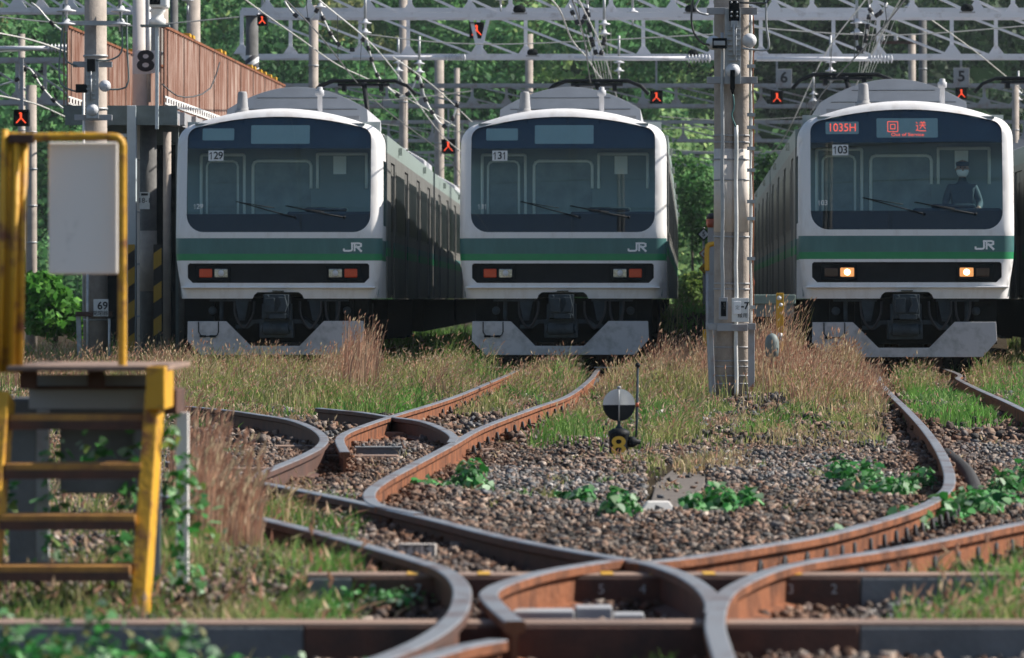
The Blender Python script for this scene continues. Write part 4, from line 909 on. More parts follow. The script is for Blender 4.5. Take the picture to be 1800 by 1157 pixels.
simple_pole(551, 18, 10, 104, 'brown pole standing behind the left train roof under the gantry')
simple_pole(709, 16, -10, 128, 'brown pole right of the left pantograph, carrying the second gantry')
simple_pole(772, 18, 100, 150, 'pale pole above the gap between the left and middle trains')
simple_pole(803, 11, 120, 165, 'thin pale pole right of the pole above the train gap')
simple_pole(930, 15, 60, 140, 'weathered pole behind the middle train roof')
simple_pole(55, 20, 150, 92, 'banded pole at the far left behind the yellow ribbed post')
simple_pole(38, 13, 60, 120, 'distant pole at the left edge behind the lit signal')
simple_pole(1603, 14, 60, 150, 'weathered distant pole with a crossarm above the right train')
simple_pole(1622, 15, 20, 130, 'taller dark pole just right of the crossarm pole above the right train', 'darkconc')
simple_pole(1785, 13, 150, 125, 'pole near the right edge beyond the right train roof')
c = at(1580, 75, 149.6); o = MB().box(-.75, .65, -.05, .05, -.05, .05).build('crossarm', 'rusted'); o.location = c
tag(o, 'rusty crossarm with two insulators on the distant pole above the right train', 'crossarm')
for dx in (-.55, -.1): MB().lathe((dx, 0, .05), [(.03, 0), (.09, .06), (.05, .12), (.09, .16), (.03, .24)], 10).build('insulator', 'porcelain', o)

# ------------------------------------------------------------ gantries
def gantry(label, Y, lo, up, m, seg, px0, px1, sgn=-1, depth=.7, brace=.105, topw=.11, legs=()):
    t_ = thing('gantry', label, 'gantry', (0, Y, 0), 'lattice gantries over the tracks'); Zl = CZ + (HY - lo) * Y / F; Zu = CZ + (HY - up) * Y / F; Xa, Xb = xw(px0, Y), xw(px1, Y)
    for yy, nm in ((0, 'front_truss'), (depth, 'back_truss')):
        q = MB().box(Xa, Xb, yy - .05, yy + .05, Zl - topw / 2, Zl + topw / 2).box(Xa, Xb, yy - .05, yy + .05, Zu - topw / 2, Zu + topw / 2)
        s_ = seg * Y / F; x = Xa + (0 if yy == 0 else s_ * .4); k = 0
        while x < Xb - s_ * .5:
            q.bar((x, yy, Zl), (x, yy, Zu), .09, .05)
            x2 = min(x + s_, Xb); xm = (x + x2) / 2
            q.bar((x, yy, Zu) if sgn > 0 else (x2, yy, Zl), (x2, yy, Zl) if sgn > 0 else (x, yy, Zu), brace, .05)
            q.prism([(x - .2, Zl + topw / 2), (x + .22, Zl + topw / 2), (x + .05, Zl + .28), (x - .05, Zl + .28)][::-1], yy - .062, yy + .062)
            x = x2; k += 1
        q.build(nm, m, t_)
    q = MB(); x = Xa
    while x < Xb: q.bar((x, 0, Zl), (x + seg * Y / F / 2, depth, Zl), .05, .04); q.bar((x, 0, Zu), (x + seg * Y / F / 2, depth, Zu), .05, .04); x += seg * Y / F / 2
    q.build('cross_bracing', m, t_)
    return t_
gantry('nearest pale gantry beam crossing the top edge of the picture', 92, 27, -55, 'gantry', 178, 470, 2100)
gantry('second pale lattice gantry, its lower chord just above the pantographs', 107, 99, 18, 'gantry', 208, 425, 2050)
gantry('third gantry, dull and brownish, level with the train roof humps', 136, 186, 150, 'galvd', 150, 380, 1950, 1)
gantry('fourth gantry, dim and low, seen through the gaps between the trains', 168, 247, 214, 'galvd', 130, 500, 1900)
gantry('farthest gantry, faint, seen between the middle train and the tall pole', 205, 290, 268, 'galvd', 110, 600, 1800, 1)
gantry('left gantry of crossed pale bars behind the thick pole at the top left corner', 98, 18, -40, 'gantry', 90, -60, 240)
gantry('lower left gantry behind the blank board, with crossed braces', 112, 180, 105, 'galvd', 110, -80, 235, 1)
for Y, py, a, b, lb in ((106.3, 101, 620, 810, 'pale horizontal tube with ribbed insulator below the middle signal'), (91, 103, 1010, 1240, 'pale horizontal tube with ribbed insulator left of the tall pole'), (90, 104, 1330, 1560, 'pale horizontal tube running right from the tall pole'), (88, 85, -20, 100, 'pale horizontal tube with ribbed insulator at the left edge')):
    c = at((a + b) / 2, py, Y); L = (b - a) * Y / F / 2; t_ = thing('cantilever_arm', lb, 'bracket arm', c)
    MB().tube([(-L, 0, 0), (L, 0, 0)], .045, 8).build('tube', 'gantry', t_)
    q = MB(); x = L * .75
    for k in range(7): q.lathe((x + k * .07, 0, 0), [(.04, -.02), (.09, -.005), (.09, .005), (.04, .02)], 12, axis=(1, 0, 0))
    q.build('ribbed_insulator', 'porcelain', t_)
# V-shaped hanger carrying the middle signal
def signal(px, py, wpx, Y, label, rot=0, hang=False):
    c = at(px, py, Y); s_ = wpx * Y / F / 2; t_ = thing('route_signal', label, 'signal', c, 'lit red route signals')
    MB().box(-s_, s_, 0, .25, -s_, s_).build('housing', 'dark', t_, .02)
    MB().box(-s_ * 1.1, s_ * 1.1, -.16, .02, s_ * .98, s_ * 1.08).build('hood', 'dark', t_)
    q = MB(); w_ = s_ * .24
    for a in ((0, .05, 0, .72), (0, .05, -.62, -.62), (0, .05, .62, -.62)): q.bar((a[0] * s_, -.02, a[1] * s_), (a[2] * s_, -.02, a[3] * s_), w_, .02)
    q.bar((-.25 * s_, -.021, .62 * s_), (0, -.021, .72 * s_), w_ * .8, .02)
    q.build('lit_arms', 'sigred', t_)
    if hang:
        q = MB(); q.bar((-.9 * s_, -.05, s_ * 2.2), (.25 * s_, -.05, -s_ * 2.7), .09, .05); q.bar((1.7 * s_, -.05, s_ * 2.2), (.45 * s_, -.05, -s_ * 2.7), .09, .05); q.box(0, s_ * .8, -.1, .05, -s_ * 3.3, -s_ * 2.3); q.build('hanger', 'gantry', t_)
    else: MB().box(-.03, .03, .1, .16, s_, s_ + 1.0).build('bracket', 'galvd', t_)
    return t_
signal(838, 54, 26, 106.2, 'lit red signal in the V-shaped hanger of the second gantry', hang=True)
signal(37, 208, 27, 84, 'lit red signal left of the thick pole, above the yellow frame')
signal(461, 36, 18, 97.2, 'lit red signal half hidden behind the striped pole')
signal(1154, 171, 22, 134, 'lit red signal above the gap right of the middle train')
signal(1366, 172, 22, 134.5, 'lit red signal right of the tall pole')
signal(1690, 165, 20, 134.2, 'lit red signal just right of the antenna post of the right train')
signal(788, 258, 24, 142, 'lit red signal seen beyond the left train roof')
for px, py, ch, lb, Y in ((1690, 85 + 50, '5', 'grey plate numbered 5 above the right train roof', 133), (1378, 137, '6', 'grey plate numbered 6 right of the tall pole', 133)):
    c = at(px, py, Y); o = MB().box(-.24, .24, 0, .03, -.27, .27).build('number_plate', 'galvd', None, .01); o.location = c; tag(o, lb, 'number plate', 'track number plates on the gantry'); text('number', ch, .45, 'ink', (0, -.006, 0), o, bold=.012)
# small dark lamps sitting on the chords
for k, (px, py, Y) in enumerate([(913, 14, 91.5), (936, 90, 106.6), (1215, 13, 91.5), (1218, 91, 106.6), (1700, 12, 91.5)]):
    c = at(px, py, Y); t_ = thing('yard_lamp', ['small dark lamp on the top gantry chord right of the middle signal', 'small dark lamp on the second gantry above the middle pantograph', 'small dark lamp on the top gantry chord left of the tall pole', 'small dark lamp on the second gantry left of the tall pole', 'small dark lamp on the top gantry chord near the right edge'][k], 'lamp', c, 'small dark lamps on the gantries')
    MB().lathe((0, 0, -.1), [(.10, 0), (.14, .04), (.12, .12), (.05, .16)], 12, axis=(0, 0, 1)).build('lamp_body', 'dark', t_); MB().box(-.16, .16, -.05, .05, -.13, -.1).build('foot', 'galvd', t_)

# ------------------------------------------------------------ overhead wires
def catenary(label, pts_c, pts_m, nd, spacing=None):
    t_ = thing('overhead_wire', label, 'overhead wire', pts_c[0], 'overhead contact wires'); o0 = Vector(pts_c[0])
    lc = smooth_line([Vector(p) - o0 for p in pts_c], 2); lm = smooth_line([Vector(p) - o0 for p in pts_m], 2)
    MB().tube(lc, .012, 5).build('contact_wire', 'wire', t_); MB().tube(lm, .014, 5).build('messenger_wire', 'palewire', t_)
    for k in range(nd):
        a = lc[int((len(lc) - 1) * (k + .5) / nd)]; b = lm[int((len(lm) - 1) * (k + .5) / nd)]
        MB().tube([a, Vector((a.x * .5 + b.x * .5, b.y * .5 + a.y * .5, b.z))], .008, 4).build('dropper', 'wire', t_)
for tr, nm in ((1, 'left'), (2, 'middle'), (3, 'right')):
    p, a = TR[tr]; X_ = lambda d: p.x + a * (d - 62)
    ys_ = [-60, -20, 20, 62, 92, 130, 168, 205]
    sag = [0, .3, 0, .35, 0, .3, 0, .3]
    catenary('overhead wire running along the %s train towards the wooded slope' % nm, [(X_(y) + .15 * ((i % 2) * 2 - 1), y, 5.30) for i, y in enumerate(ys_)], [(X_(y), y, 6.25 - s_) for i, (y, s_) in enumerate(zip(ys_, sag))], 26)
def striped_cable(label, P, r_=.02, step=.30, ms=('palewire', 'ink')):
    line = smooth_line([at(*q) for q in P], .08); o0 = line[0].copy(); q = MB().tube([p - o0 for p in line], r_, 6)
    L = 0; o = None; t_ = thing('jumper_cable', label, 'cable', o0); q.build('cable', ms[0], t_); sp = MB(); nxt = step
    for i in range(1, len(line)):
        L += (line[i] - line[i - 1]).length
        if L > nxt:
            nxt += step; d = (line[i] - line[i - 1]).normalized(); s_ = MB().tube([line[i] - o0 - d * .05, line[i] - o0 + d * .05], r_ * 2.3, 7); s_.build('spacer_ring', ms[1], t_)
striped_cable('sagging jumper cable with black rings above the right half of the left train', [(565, 13, 91), (578, 48, 91), (595, 78, 91), (617, 90, 91), (638, 76, 91), (642, 52, 91)][:0] + [(500, 2, 91), (514, 22, 91), (532, 34, 91), (548, 32, 91), (560, 15, 91), (568, 32, 91), (585, 65, 91), (605, 86, 91), (626, 85, 91), (643, 65, 91), (648, 85, 91), (660, 125, 91), (676, 148, 91), (704, 170, 91), (722, 160, 91), (737, 135, 91), (748, 175, 91), (772, 215, 91), (790, 220, 91), (805, 180, 91)])
striped_cable('looped jumper cable with black rings above the middle train pantograph', [(1000, 8, 90), (1010, 30, 90), (1018, 44, 90), (1028, 30, 90), (1033, 15, 90), (1038, 60, 90), (1047, 92, 90), (1055, 98, 90), (1062, 70, 90)], step=.16)
striped_cable('looped jumper cable with black rings above the right train roof', [(1560, 5, 88), (1548, 22, 88), (1536, 28, 88), (1530, 18, 88), (1526, 40, 88), (1520, 78, 88), (1510, 90, 88), (1505, 60, 88)], step=.16)
striped_cable('jumper cable with black rings hanging left of the thick pole', [(55, 5, 86), (68, 15, 86), (85, 35, 86), (110, 55, 86)], step=.5)
striped_cable('long jumper cable with black rings at the left edge above the lit signal', [(0, 150, 90), (30, 140, 90), (50, 120, 90), (75, 155, 90), (110, 190, 90), (150, 205, 90)], step=.3)
def insul(px, py, Y, label, n_=2, r_=.13):
    c = at(px, py, Y); t_ = thing('hanging_insulator', label, 'insulator', c, 'white porcelain insulators hanging from the gantries')
    q = MB(); insulator_string(q, (0, 0, .2), n_, r_, .2); q.build('porcelain_discs', 'porcelain', t_); MB().tube([(0, 0, .2), (0, 0, .75)], .03, 6).build('hanger_rod', 'galv', t_)
    MB().tube([(0, 0, .2 - .2 * n_), (0, 0, .02 - .2 * n_)], .022, 6).build('clamp', 'galv', t_)
for (px, py, Y, lb, n_) in [(563, 5, 91, 'white insulator at the top edge above the left train', 2), (642, 50, 91, 'white insulator above the right corner of the left train', 2), (737, 120, 104, 'white insulator right of the left train pantograph', 2), (1033, 8, 90, 'white insulator at the top edge above the middle train', 1),
                            (1062, 52, 90, 'white insulator above the middle train pantograph', 2), (1088, 118, 105, 'white insulator left of the tall pole, above the middle train corner', 2), (1528, 8, 88, 'white insulator at the top edge above the right train', 1), (1506, 50, 88, 'white insulator above the left part of the right train', 2),
                            (1460, 118, 104, 'white insulator left of the right train pantograph', 2), (1430, 172, 130, 'small white insulator beside the left shoulder of the right train', 2), (1790, 170, 128, 'small white insulator at the right edge', 2), (880, 8, 100, 'white insulator at the top edge right of the middle signal', 1), (700, 118, 112, 'white insulator between the left pantograph and the pale pole', 2), (1600, 20, 100, 'white insulator at the top edge above the right train display', 1), (1112, 30, 96, 'white insulator high between the middle pantograph and the tall pole', 1), (330, 10, 90, 'white insulator at the top edge above the rusty fence', 1)]:
    insul(px, py, Y, lb, n_)
M['dimwire'] = mat('weathered_wire', (0.46, 0.46, 0.44), 0.6, var=0.2)
def cable(label, P, m='dimwire', r_=.014):
    line = smooth_line([at(*q) for q in P], .5); o0 = line[0].copy(); o = MB().tube([p - o0 for p in line], r_, 5).build('cable', m); o.location = o0; tag(o, label, 'cable')
cable('pale cable slanting down from the top left over the left train pantograph', [(425, -5, 84), (470, 28, 86), (530, 70, 90), (590, 112, 96), (640, 136, 100), (690, 158, 104), (745, 190, 110), (800, 222, 118)], r_=.015)
cable('thin pale cable from the top edge down to the middle pantograph', [(965, -5, 84), (985, 20, 86), (1005, 70, 90), (1030, 100, 94), (1050, 130, 98), (1062, 142, 100)], r_=.018)
cable('thin pale cable curving down above the right train', [(1585, -5, 84), (1568, 25, 86), (1550, 60, 90), (1530, 100, 95), (1505, 150, 102)], r_=.018)
cable('pale cable crossing the upper left behind the thick pole', [(-20, 55, 80), (60, 72, 84), (140, 100, 88), (200, 120, 92)], r_=.02)
cable('thin cable drooping in front of the rusty fence', [(285, 148, 67), (310, 168, 67.5), (340, 170, 68), (370, 155, 69), (386, 110, 69.5)], 'wire', .012)
cable('lower pale cable behind the thick pole at the left', [(-20, 165, 84), (60, 182, 88), (130, 212, 92), (200, 235, 96)], r_=.018)
cable('cable running across above the left train nose, outside the top of the view', [(-2.2 * 200 + 900, -60, 46), (900, -80, 46), (1700, -60, 46)], 'wire', .02)
for z_, y_, a_, lb in ((6.0, 51, .10, 'lowest'), (6.25, 50.5, -.08, 'middle'), (6.95, 51.5, .15, 'topmost')):
    line = [Vector((-12 + 3 * k, y_, z_ + a_ * (k - 4) / 4 + .012 * (k - 4) ** 2)) for k in range(9)]; o = MB().tube(smooth_line(line, .5), .022, 5).build('cable', 'wire'); tag(o, '%s of the cables crossing above the train noses, over the top of the view' % lb, 'cable')
WR = [((-20, 28, 88), (200, 46, 88), (420, 30, 88), 'upper horizontal cable behind the thick pole at the top left'), ((-20, 92, 96), (110, 88, 96), (240, 98, 96), 'thin horizontal cable at the left edge below the ribbed tube'),
      ((400, 205 - 60, 110), (640, 176, 110), (830, 160, 110), 'faint horizontal cable just above the left train roof'), ((640, 60, 100), (860, 78, 100), (1260, 60, 100), 'pale cable crossing behind the middle signal'),
      ((640, 215, 150), (900, 236, 150), (1260, 222, 150), 'distant horizontal cable above the middle train shoulder'), ((1160, 262, 160), (1280, 268, 160), (1420, 262, 160), 'distant horizontal cable crossing behind the tall pole'),
      ((1160, 205, 140), (1290, 212, 140), (1440, 204, 140), 'thin cable behind the tall pole level with the right train roof'), ((1320, 48, 97), (1560, 62, 97), (1810, 45, 97), 'pale cable crossing the top right between two gantries'),
      ((1630, 30, 100), (1720, 95, 104), (1810, 170, 108), 'thin brown cable slanting down at the top right corner'), ((690, 100, 98), (760, 150, 102), (830, 215, 110), 'thin cable slanting down above the gap between left and middle trains')]
for a_, b_, c_, lb in WR: cable(lb, [a_, b_, c_], 'dimwire', .014)
# droppers bundle fanning above the pantographs
for (x0, y0_, x1, y1_, lb) in ((1040, 50, 1062, 140, 'middle'), (1545, 20, 1520, 135, 'right')):
    o0 = at(x0, y0_, 95); t_ = thing('dropper_wires', 'fan of thin hanging wires above the %s pantograph' % lb, 'wires', o0)
    for k in range(7):
        a = at(x0 - 20 + k * 9, y0_, 93 + k); b = at(x1 - 12 + k * 4, y1_, 96 + k * 1.5); MB().tube([a - o0, b - o0], .007, 4).build('dropper', 'palewire', t_)

# ------------------------------------------------------------ raised walkway with rusty sheet fence
WY = 68.0; K = F / WY
wx = lambda px: (px - CX) / K; wz = lambda py: CZ + (HY - py) / K; wdir = (1257 - CX) / F
t = thing('raised_walkway', 'raised walkway with rusty corrugated sides standing on columns left of the left train', 'walkway', (wx(200), WY, 0)); ox = wx(200)
def parapet(px, y1, name):
    q = MB(); n_ = int(y1 / .075); zt, zb = wz(48), wz(184); x0 = wx(px) - ox
    vs = []
    for j in range(n_ + 1):
        y = y1 * j / n_; d = .022 * (1 if j % 4 in (0, 1) else -1); vs += [(x0 + d + wdir * y, y, zb), (x0 + d + wdir * y, y, zt)]
    q.add(vs, [(2 * j, 2 * j + 2, 2 * j + 3, 2 * j + 1) for j in range(n_)])
    q.box(x0 - .05, x0 - .03, 0, .02, zb, zt); o = q.build(name, 'rustwall', t)
    MB().bar((x0, 0, zt + .015), (x0 + wdir * y1, y1, zt + .015), .07, .04).build('top_rail', 'rust', o)
    for k in range(9):
        y = .3 + k * y1 / 9; MB().box(x0 + wdir * y - .04, x0 + wdir * y - .028, y, y + .05, zb, zt).box(x0 + wdir * y + .024, x0 + wdir * y + .034, y, y + .03, zb, zt).build('sheet_joint', 'rusted', o)
    q = MB().bar((x0 + .028, 0, zb + .12), (x0 + .028 + wdir * y1, y1, zb + .12), .012, .03).bar((x0 + .028, 0, zb + .02), (x0 + .028 + wdir * y1, y1, zb + .02), .012, .03)
    for k in range(int(y1 / .32)): y = .1 + k * .32; q.box(x0 + wdir * y + .03, x0 + wdir * y + .045, y, y + .2, zb + .02, zb + .12)
    q.build('vent_strip', 'plate', o)
    for yy in (3.0, 3.5, 7.5, 8.1, 12.5, 13.1, 14.2, 15, 16, 17):
        if yy < y1: MB().box(x0 + wdir * yy - .05, x0 + wdir * yy + .05, yy, yy + .42, zt + .036, zt + .09).build('yellow_tape', 'yellow2', o)
parapet(287, 19, 'right_side_wall'); parapet(117, 19, 'left_side_wall')
zt = wz(186)
MB().box(wx(117) - ox - .05, wx(289) - ox, 0, 19, zt - .13, zt - .02).build('deck_slab', 'deck', t)
for y in (0.0,): MB().box(wx(115) - ox, wx(312) - ox, y - .06, y, zt - .30, zt - .0).build('end_beam', 'deck', t)
q = MB().bar((wx(289) - ox + .1, 0, zt - .18), (wx(289) - ox + .1 + wdir * 19, 19, zt - .18), .16, .22)
for k in range(12): y = .5 + k * 1.5; q.box(wx(289) - ox + .18 + wdir * y, wx(289) - ox + .20 + wdir * y + .05, y, y + .35, zt - .28, zt - .08)
q.build('edge_beam', 'galvd', t)
for k in range(4): y = 3 + k * 4.5; MB().box(wx(117) - ox, wx(335) - ox + .0, y, y + .2, zt - .45, zt - .13).build('cross_beam', 'deck', t)
MB().box(wx(224) - ox, wx(240) - ox, -.1, .1, -.1, zt - .0).build('column', 'lightblue', t, .008)
c_ = MB().lathe((wx(256) - ox, .5, -.1), [(.13, 0), (.13, zt - .1)], 20).build('column', 'darkconc', t)
MB().lathe((wx(256) - ox, .5, wz(512)), [(.134, 0), (.134, wz(405) - wz(512))], 20).build('painted_band', 'concrete', c_)
s_ = MB().box(wx(242) - ox, wx(260) - ox, .33, .34, wz(367), wz(337)).build('sign_plate', 'plate', c_); text('lettering', '18-1', .11, 'ink', (wx(251) - ox, .325, wz(352)), s_); MB().box(wx(245) - ox, wx(257) - ox, .322, .328, wz(343), wz(339)).build('caption_bar', 'ink', s_)
MB().lathe((wx(292) - ox, .2, -.1), [(.062, 0), (.062, zt - .3)], 16).build('drain_pipe', 'concrete', t)
MB().box(wx(300) - ox, wx(305) - ox, 1.0, 1.1, -.1, zt - .2).build('column', 'deck', t)
for a, b in ((226, 238), (270, 284)): MB().box(wx(a) - ox, wx(b) - ox, -.02 if a > 250 else -.13, .0 if a > 250 else -.105, 0, wz(430)).build('hazard_board', 'hazard', t)
for a, b, y0_ in ((190, 226, 205), (190, 226, 235)): MB().box(wx(a) - ox, wx(b) - ox, 0.02, .1, wz(y0_ + 6), wz(y0_)).build('cross_rail', 'lightblue', t)
for y in (6, 12): 
    for px in (235, 280): MB().lathe((wx(px) - ox + wdir * y, y, -.1), [(.12, 0), (.12, zt - .1)], 14).build('column', 'darkconc', t)
MB().box(wx(115) - ox, wx(310) - ox, 5.9, 6.0, 0, zt - .4).build('rear_panel', 'dark', t)
# security camera on its small shelf
c = at(280, 44, 67.6); t = thing('security_camera', 'white camera on a shelf bracket at the corner of the rusty fence', 'camera', c)
MB().box(-.28, .16, -.12, .12, -.03, 0).build('shelf', 'deck', t)
MB().box(-.06, -.01, -.06, 0, -1.6, -.03).build('bracket_leg', 'lightblue', t, .004)
MB().lathe((-.03, 0, 0), [(.13, 0), (.13, .08), (.10, .10), (.09, .17), (.12, .2), (.12, .24)], 18).build('base', 'plate', t)
MB().box(-.14, .14, -.2, .25, .26, .48).build('camera_body', 'plate', t, .03)
MB().lathe((-.05, -.2, .37), [(.06, -.03), (.06, .02)], 14, axis=(0, 1, 0)).box(-.13, .03, -.215, -.2, .30, .45).build('lens', 'dark', t)

# ------------------------------------------------------------ low switch marker
p = gp(1088, 812); sc = F / p.y; t = thing('switch_marker', 'low black switch marker with a half black, half grey disc and yellow 8', 'switch stand', p + Vector((0, 0, .02)))
u = 1 / sc
MB().lathe((0, 0, 0), [(19 * u, 0), (19 * u, 4 * u), (17 * u, 7 * u), (17.5 * u, 40 * u), (19 * u, 42 * u), (19 * u, 48 * u), (12 * u, 53 * u), (9 * u, 54 * u)], 24).build('body', 'black', t)
MB().lathe((0, 0, 53 * u), [(7 * u, 0), (6 * u, 3 * u), (3 * u, 6 * u), (2.5 * u, 20 * u), (3.5 * u, 22 * u)], 14).build('neck', 'under', t)
M['yellow3'] = mat('bright_yellow_paint', (0.85, 0.50, 0.05), 0.5, var=0.08); text('number', '8', 46 * u, 'yellow3', (-1.0 * u, -18.6 * u, 22 * u), t, bold=.003, sx=1.2)
def half(a0, m, nm):
    P = [(28.5 * u * math.cos(R(a0 + 180 * k / 20)), 95 * u + 28.5 * u * math.sin(R(a0 + 180 * k / 20))) for k in range(21)]; MB().prism(P[::-1], -.004, .004).build(nm, m, t)
half(0, 'plate', 'grey_half_disc'); half(180, 'black', 'black_half_disc')
q = [(-.004, 124 * u), (.004, 124 * u), (.004, 66 * u), (-.004, 66 * u)]
MB().prism([(-1.8 * u, 123 * u), (1.8 * u, 123 * u), (1.8 * u, 66 * u), (-1.8 * u, 66 * u)], -28 * u, 28 * u, 0).build('cross_disc', 'palewire', t, .002) if False else None
P = [(28.5 * u * math.cos(R(360 * k / 32)), 95 * u + 28.5 * u * math.sin(R(360 * k / 32))) for k in range(32)]
MB().add([(-.003, a, b) for a, b in P] + [(.003, a, b) for a, b in P], [tuple(range(32)), tuple(reversed(range(32, 64)))] + [(i, (i + 1) % 32, (i + 1) % 32 + 32, i + 32) for i in range(32)]).build('cross_disc', 'palewire', t)
MB().lathe((0, 0, 123 * u), [(3 * u, 0), (4 * u, 3 * u), (2 * u, 5 * u)], 10).build('cap', 'galvd', t)
MB().lathe((16 * u, 0, 30 * u), [(10 * u, 0), (10 * u, 10 * u), (5 * u, 16 * u), (4 * u, 22 * u)], 12, axis=(1, 0, 0)).build('side_shaft', 'black', t)
MB().tube([(30 * u, 0, 38 * u), (31.5 * u, 0, 70 * u), (33 * u, 0, 162 * u)], [1.6 * u, 2.4 * u, 2.2 * u], 8).build('throw_lever', 'under', t)
MB().lathe((33 * u, 0, 160 * u), [(1 * u, 0), (4 * u, 2 * u), (5 * u, 5 * u), (3 * u, 9 * u), (.5 * u, 10 * u)], 12).build('lever_knob', 'black', t)
MB().lathe((32 * u, 0, 92 * u), [(3.2 * u, 0), (3.2 * u, 7 * u)], 10).build('red_band', 'orange', t)

# ------------------------------------------------------------ small signs and posts behind the tall pole
def diamond(px, py, wpx, Y, face, edge, txt, label, pole=True):
    c = at(px, py, Y); s_ = wpx / 2 * Y / F; t_ = thing('diamond_sign', label, 'sign', c)
    MB().prism([(0, s_), (s_, 0), (0, -s_), (-s_, 0)][::1], 0, .015).build('sign_rim', edge, t_); k = s_ * .74
    MB().prism([(0, k), (k, 0), (0, -k), (-k, 0)][::1], -.012, -.002).build('sign_face', face, t_)
    text('lettering', txt, s_ * .95, 'ink', (0, -.016, 0), t_, bold=.003)
    if pole: MB().tube([(0, .03, -c.z), (0, .03, s_)], .02, 8).build('post', 'galvd', t_)
diamond(1237, 412, 24, 84, 'plate', 'dark', '5', 'black and white diamond sign numbered 5 left of the tall pole')
diamond(1239, 446, 22, 83, 'plate', 'orange', 'o', 'red-rimmed diamond sign under the black and white one')
diamond(1238, 472, 20, 82.5, 'yellow2', 'yellow', 'o', 'yellow diamond sign lowest of the three left of the tall pole')
c = at(1243, 476, 60); t = thing('yellow_hook_post', 'thin post with a yellow hooked pipe at its top beside the three diamond signs', 'post', (c.x, 60, 0))
MB().tube([(0, 0, wz(600) * 0), (0, 0, c.z)], .02, 8).build('post', 'galvd', t); h_ = c.z
MB().tube(smooth_line([(0, 0, h_), (0, 0, h_ + .30), (.05, 0, h_ + .36), (.14, 0, h_ + .36)], .02), .035, 8).build('yellow_pipe', 'yellow2', t)
MB().box(-.06, .06, -.03, .03, .5, .72).build('yellow_box', 'yellow2', t)
c = at(1250, 385, 62); t = thing('post_lantern', 'orange and black lantern on a grey post peeking out left of the tall pole', 'lantern', (c.x, 62, 0))
MB().bar((0, 0, 0), (0, 0, c.z - .12), .09, .06).build('post', 'galvd', t)
MB().lathe((0, 0, c.z - .12), [(.05, 0), (.07, .04), (.07, .12)], 12).build('lantern_glass', 'orange', t); MB().lathe((0, 0, c.z + .0), [(.07, 0), (.07, .04), (.03, .08)], 12).build('lantern_cap', 'ink', t)
c = at(1311, 497, 49.5); o = MB().lathe((0, 0, 0), [(.095, -.006), (.1, 0), (.095, .006)], 28, axis=(0, 1, 0)).build('disc', 'orange'); o.location = c
t = thing('disc_sign', 'rust red disc sign half hidden behind the tall pole', 'sign', (c.x, 49.5, 0)); o.parent = t; o.location = (0, 0, c.z); MB().tube([(0, .03, 0), (0, .03, c.z)], .018, 8).build('post', 'galvd', t)
c = at(1371, 515, 52); t = thing('yellow_post', 'peeling yellow flat post in the dry grass left of the right train', 'post', (c.x, 52, 0))
MB().box(-.045, .045, -.02, .02, -.1, c.z).build('plank', 'yellow2', t, .004)
q = MB(); 
for zz, xx, w_ in ((.06, -.01, .05), (.14, .01, .04), (.5, 0, .06), (.55, .015, .04)): q.lathe((xx, -.0215, c.z - zz), [(w_ * .6, -.0), (w_ * .6, .002)], 7, axis=(0, 1, 0))
q.build('peeled_patch', 'plate', t)
c = at(1357, 518, 56); t = thing('low_platform', 'low pale green platform beam between the tall pole and the right train', 'platform', (c.x, 56, 0))
MB().box(-.35, .30, 0, 1.6, c.z - .12, c.z).build('beam', 'palegreenbeam', t, .01); MB().box(-.33, .28, .03, 1.5, c.z - .28, c.z - .12).build('girder', 'deck', t)
for x in (-.3, .24): MB().bar((x, .1, 0), (x, .1, c.z - .28), .05, .05).build('leg', 'under', t)
c = at(1357, 580, 50); o = MB().lathe((0, 0, 0), [(.03, -.75), (.03, -.02), (.09, 0), (.1, .1), (.1, .2), (.085, .27), (.05, .31), (.001, .33)], 18).build('relay_cover', 'deck'); o.location = (c.x, 50, c.z - .3); o.scale = (.8, .8, .8)
tag(o, 'small dome-topped metal cover in the dry grass left of the yellow post', 'cover')

# ------------------------------------------------------------ yellow inspection steps, out of focus at the left
SY = 15.6; K = F / SY; sx = lambda px: (px - CX) / K; sz = lambda py: CZ + (HY - py) / K
t = thing('inspection_steps', 'blurred yellow steel steps in the left foreground', 'steps', (sx(130), SY, 0)); ox = sx(130)
q = lambda px: sx(px) - ox
for a, b in ((262, 248), (-6, -20)):                   # stringers: upper x, lower x
    MB().bar((q(a), .25, sz(700)), (q(b), -.05, sz(1085)), .055, .12).build('stringer', 'yellow', t, .006)
MB().box(q(252), q(286), .1, .5, sz(722), sz(645)).build('corner_bracket', 'yellow', t, .006)
MB().box(q(264), q(292), .5, .9, sz(735), sz(690)).build('side_gusset', 'rusted', t, .004)
for i, py in enumerate((738, 824, 912, 999)):
    y = .22 - .09 * i; tr = MB().box(q(6) - .02 * i / 3, q(250) - .012 * i, y - .04, y + .16, sz(py + 11), sz(py - 7)).build('tread', 'rustyellow', t, .004)
    MB().box(q(6) - .02 * i / 3, q(250) - .012 * i, y - .045, y - .041, sz(py + 20), sz(py + 4)).build('tread_lip', 'rusted', tr)
MB().box(q(0), q(288), .2, 1.3, sz(654), sz(645)).build('platform', 'timber', t, .004)
MB().box(q(18), q(264), .6, .66, sz(726), sz(664)).build('rear_beam', 'galvd', t); MB().box(q(18), q(264), .56, .6, sz(690), sz(684)).build('ledge', 'rusted', t)
for px in (24, 147): MB().box(q(px) - .03, q(px) + .03, .45, .5, sz(688), sz(652)).build('bracket_block', 'rusted', t)
for px, pt, pb in ((35, 730, 985), (292, 735, 1055), (240, 780, 1068)): MB().box(q(px) - .022, q(px) + .022, .75, .8, sz(pb + 30), sz(pt)).build('leg', 'galvd' if px != 292 else 'board', t)
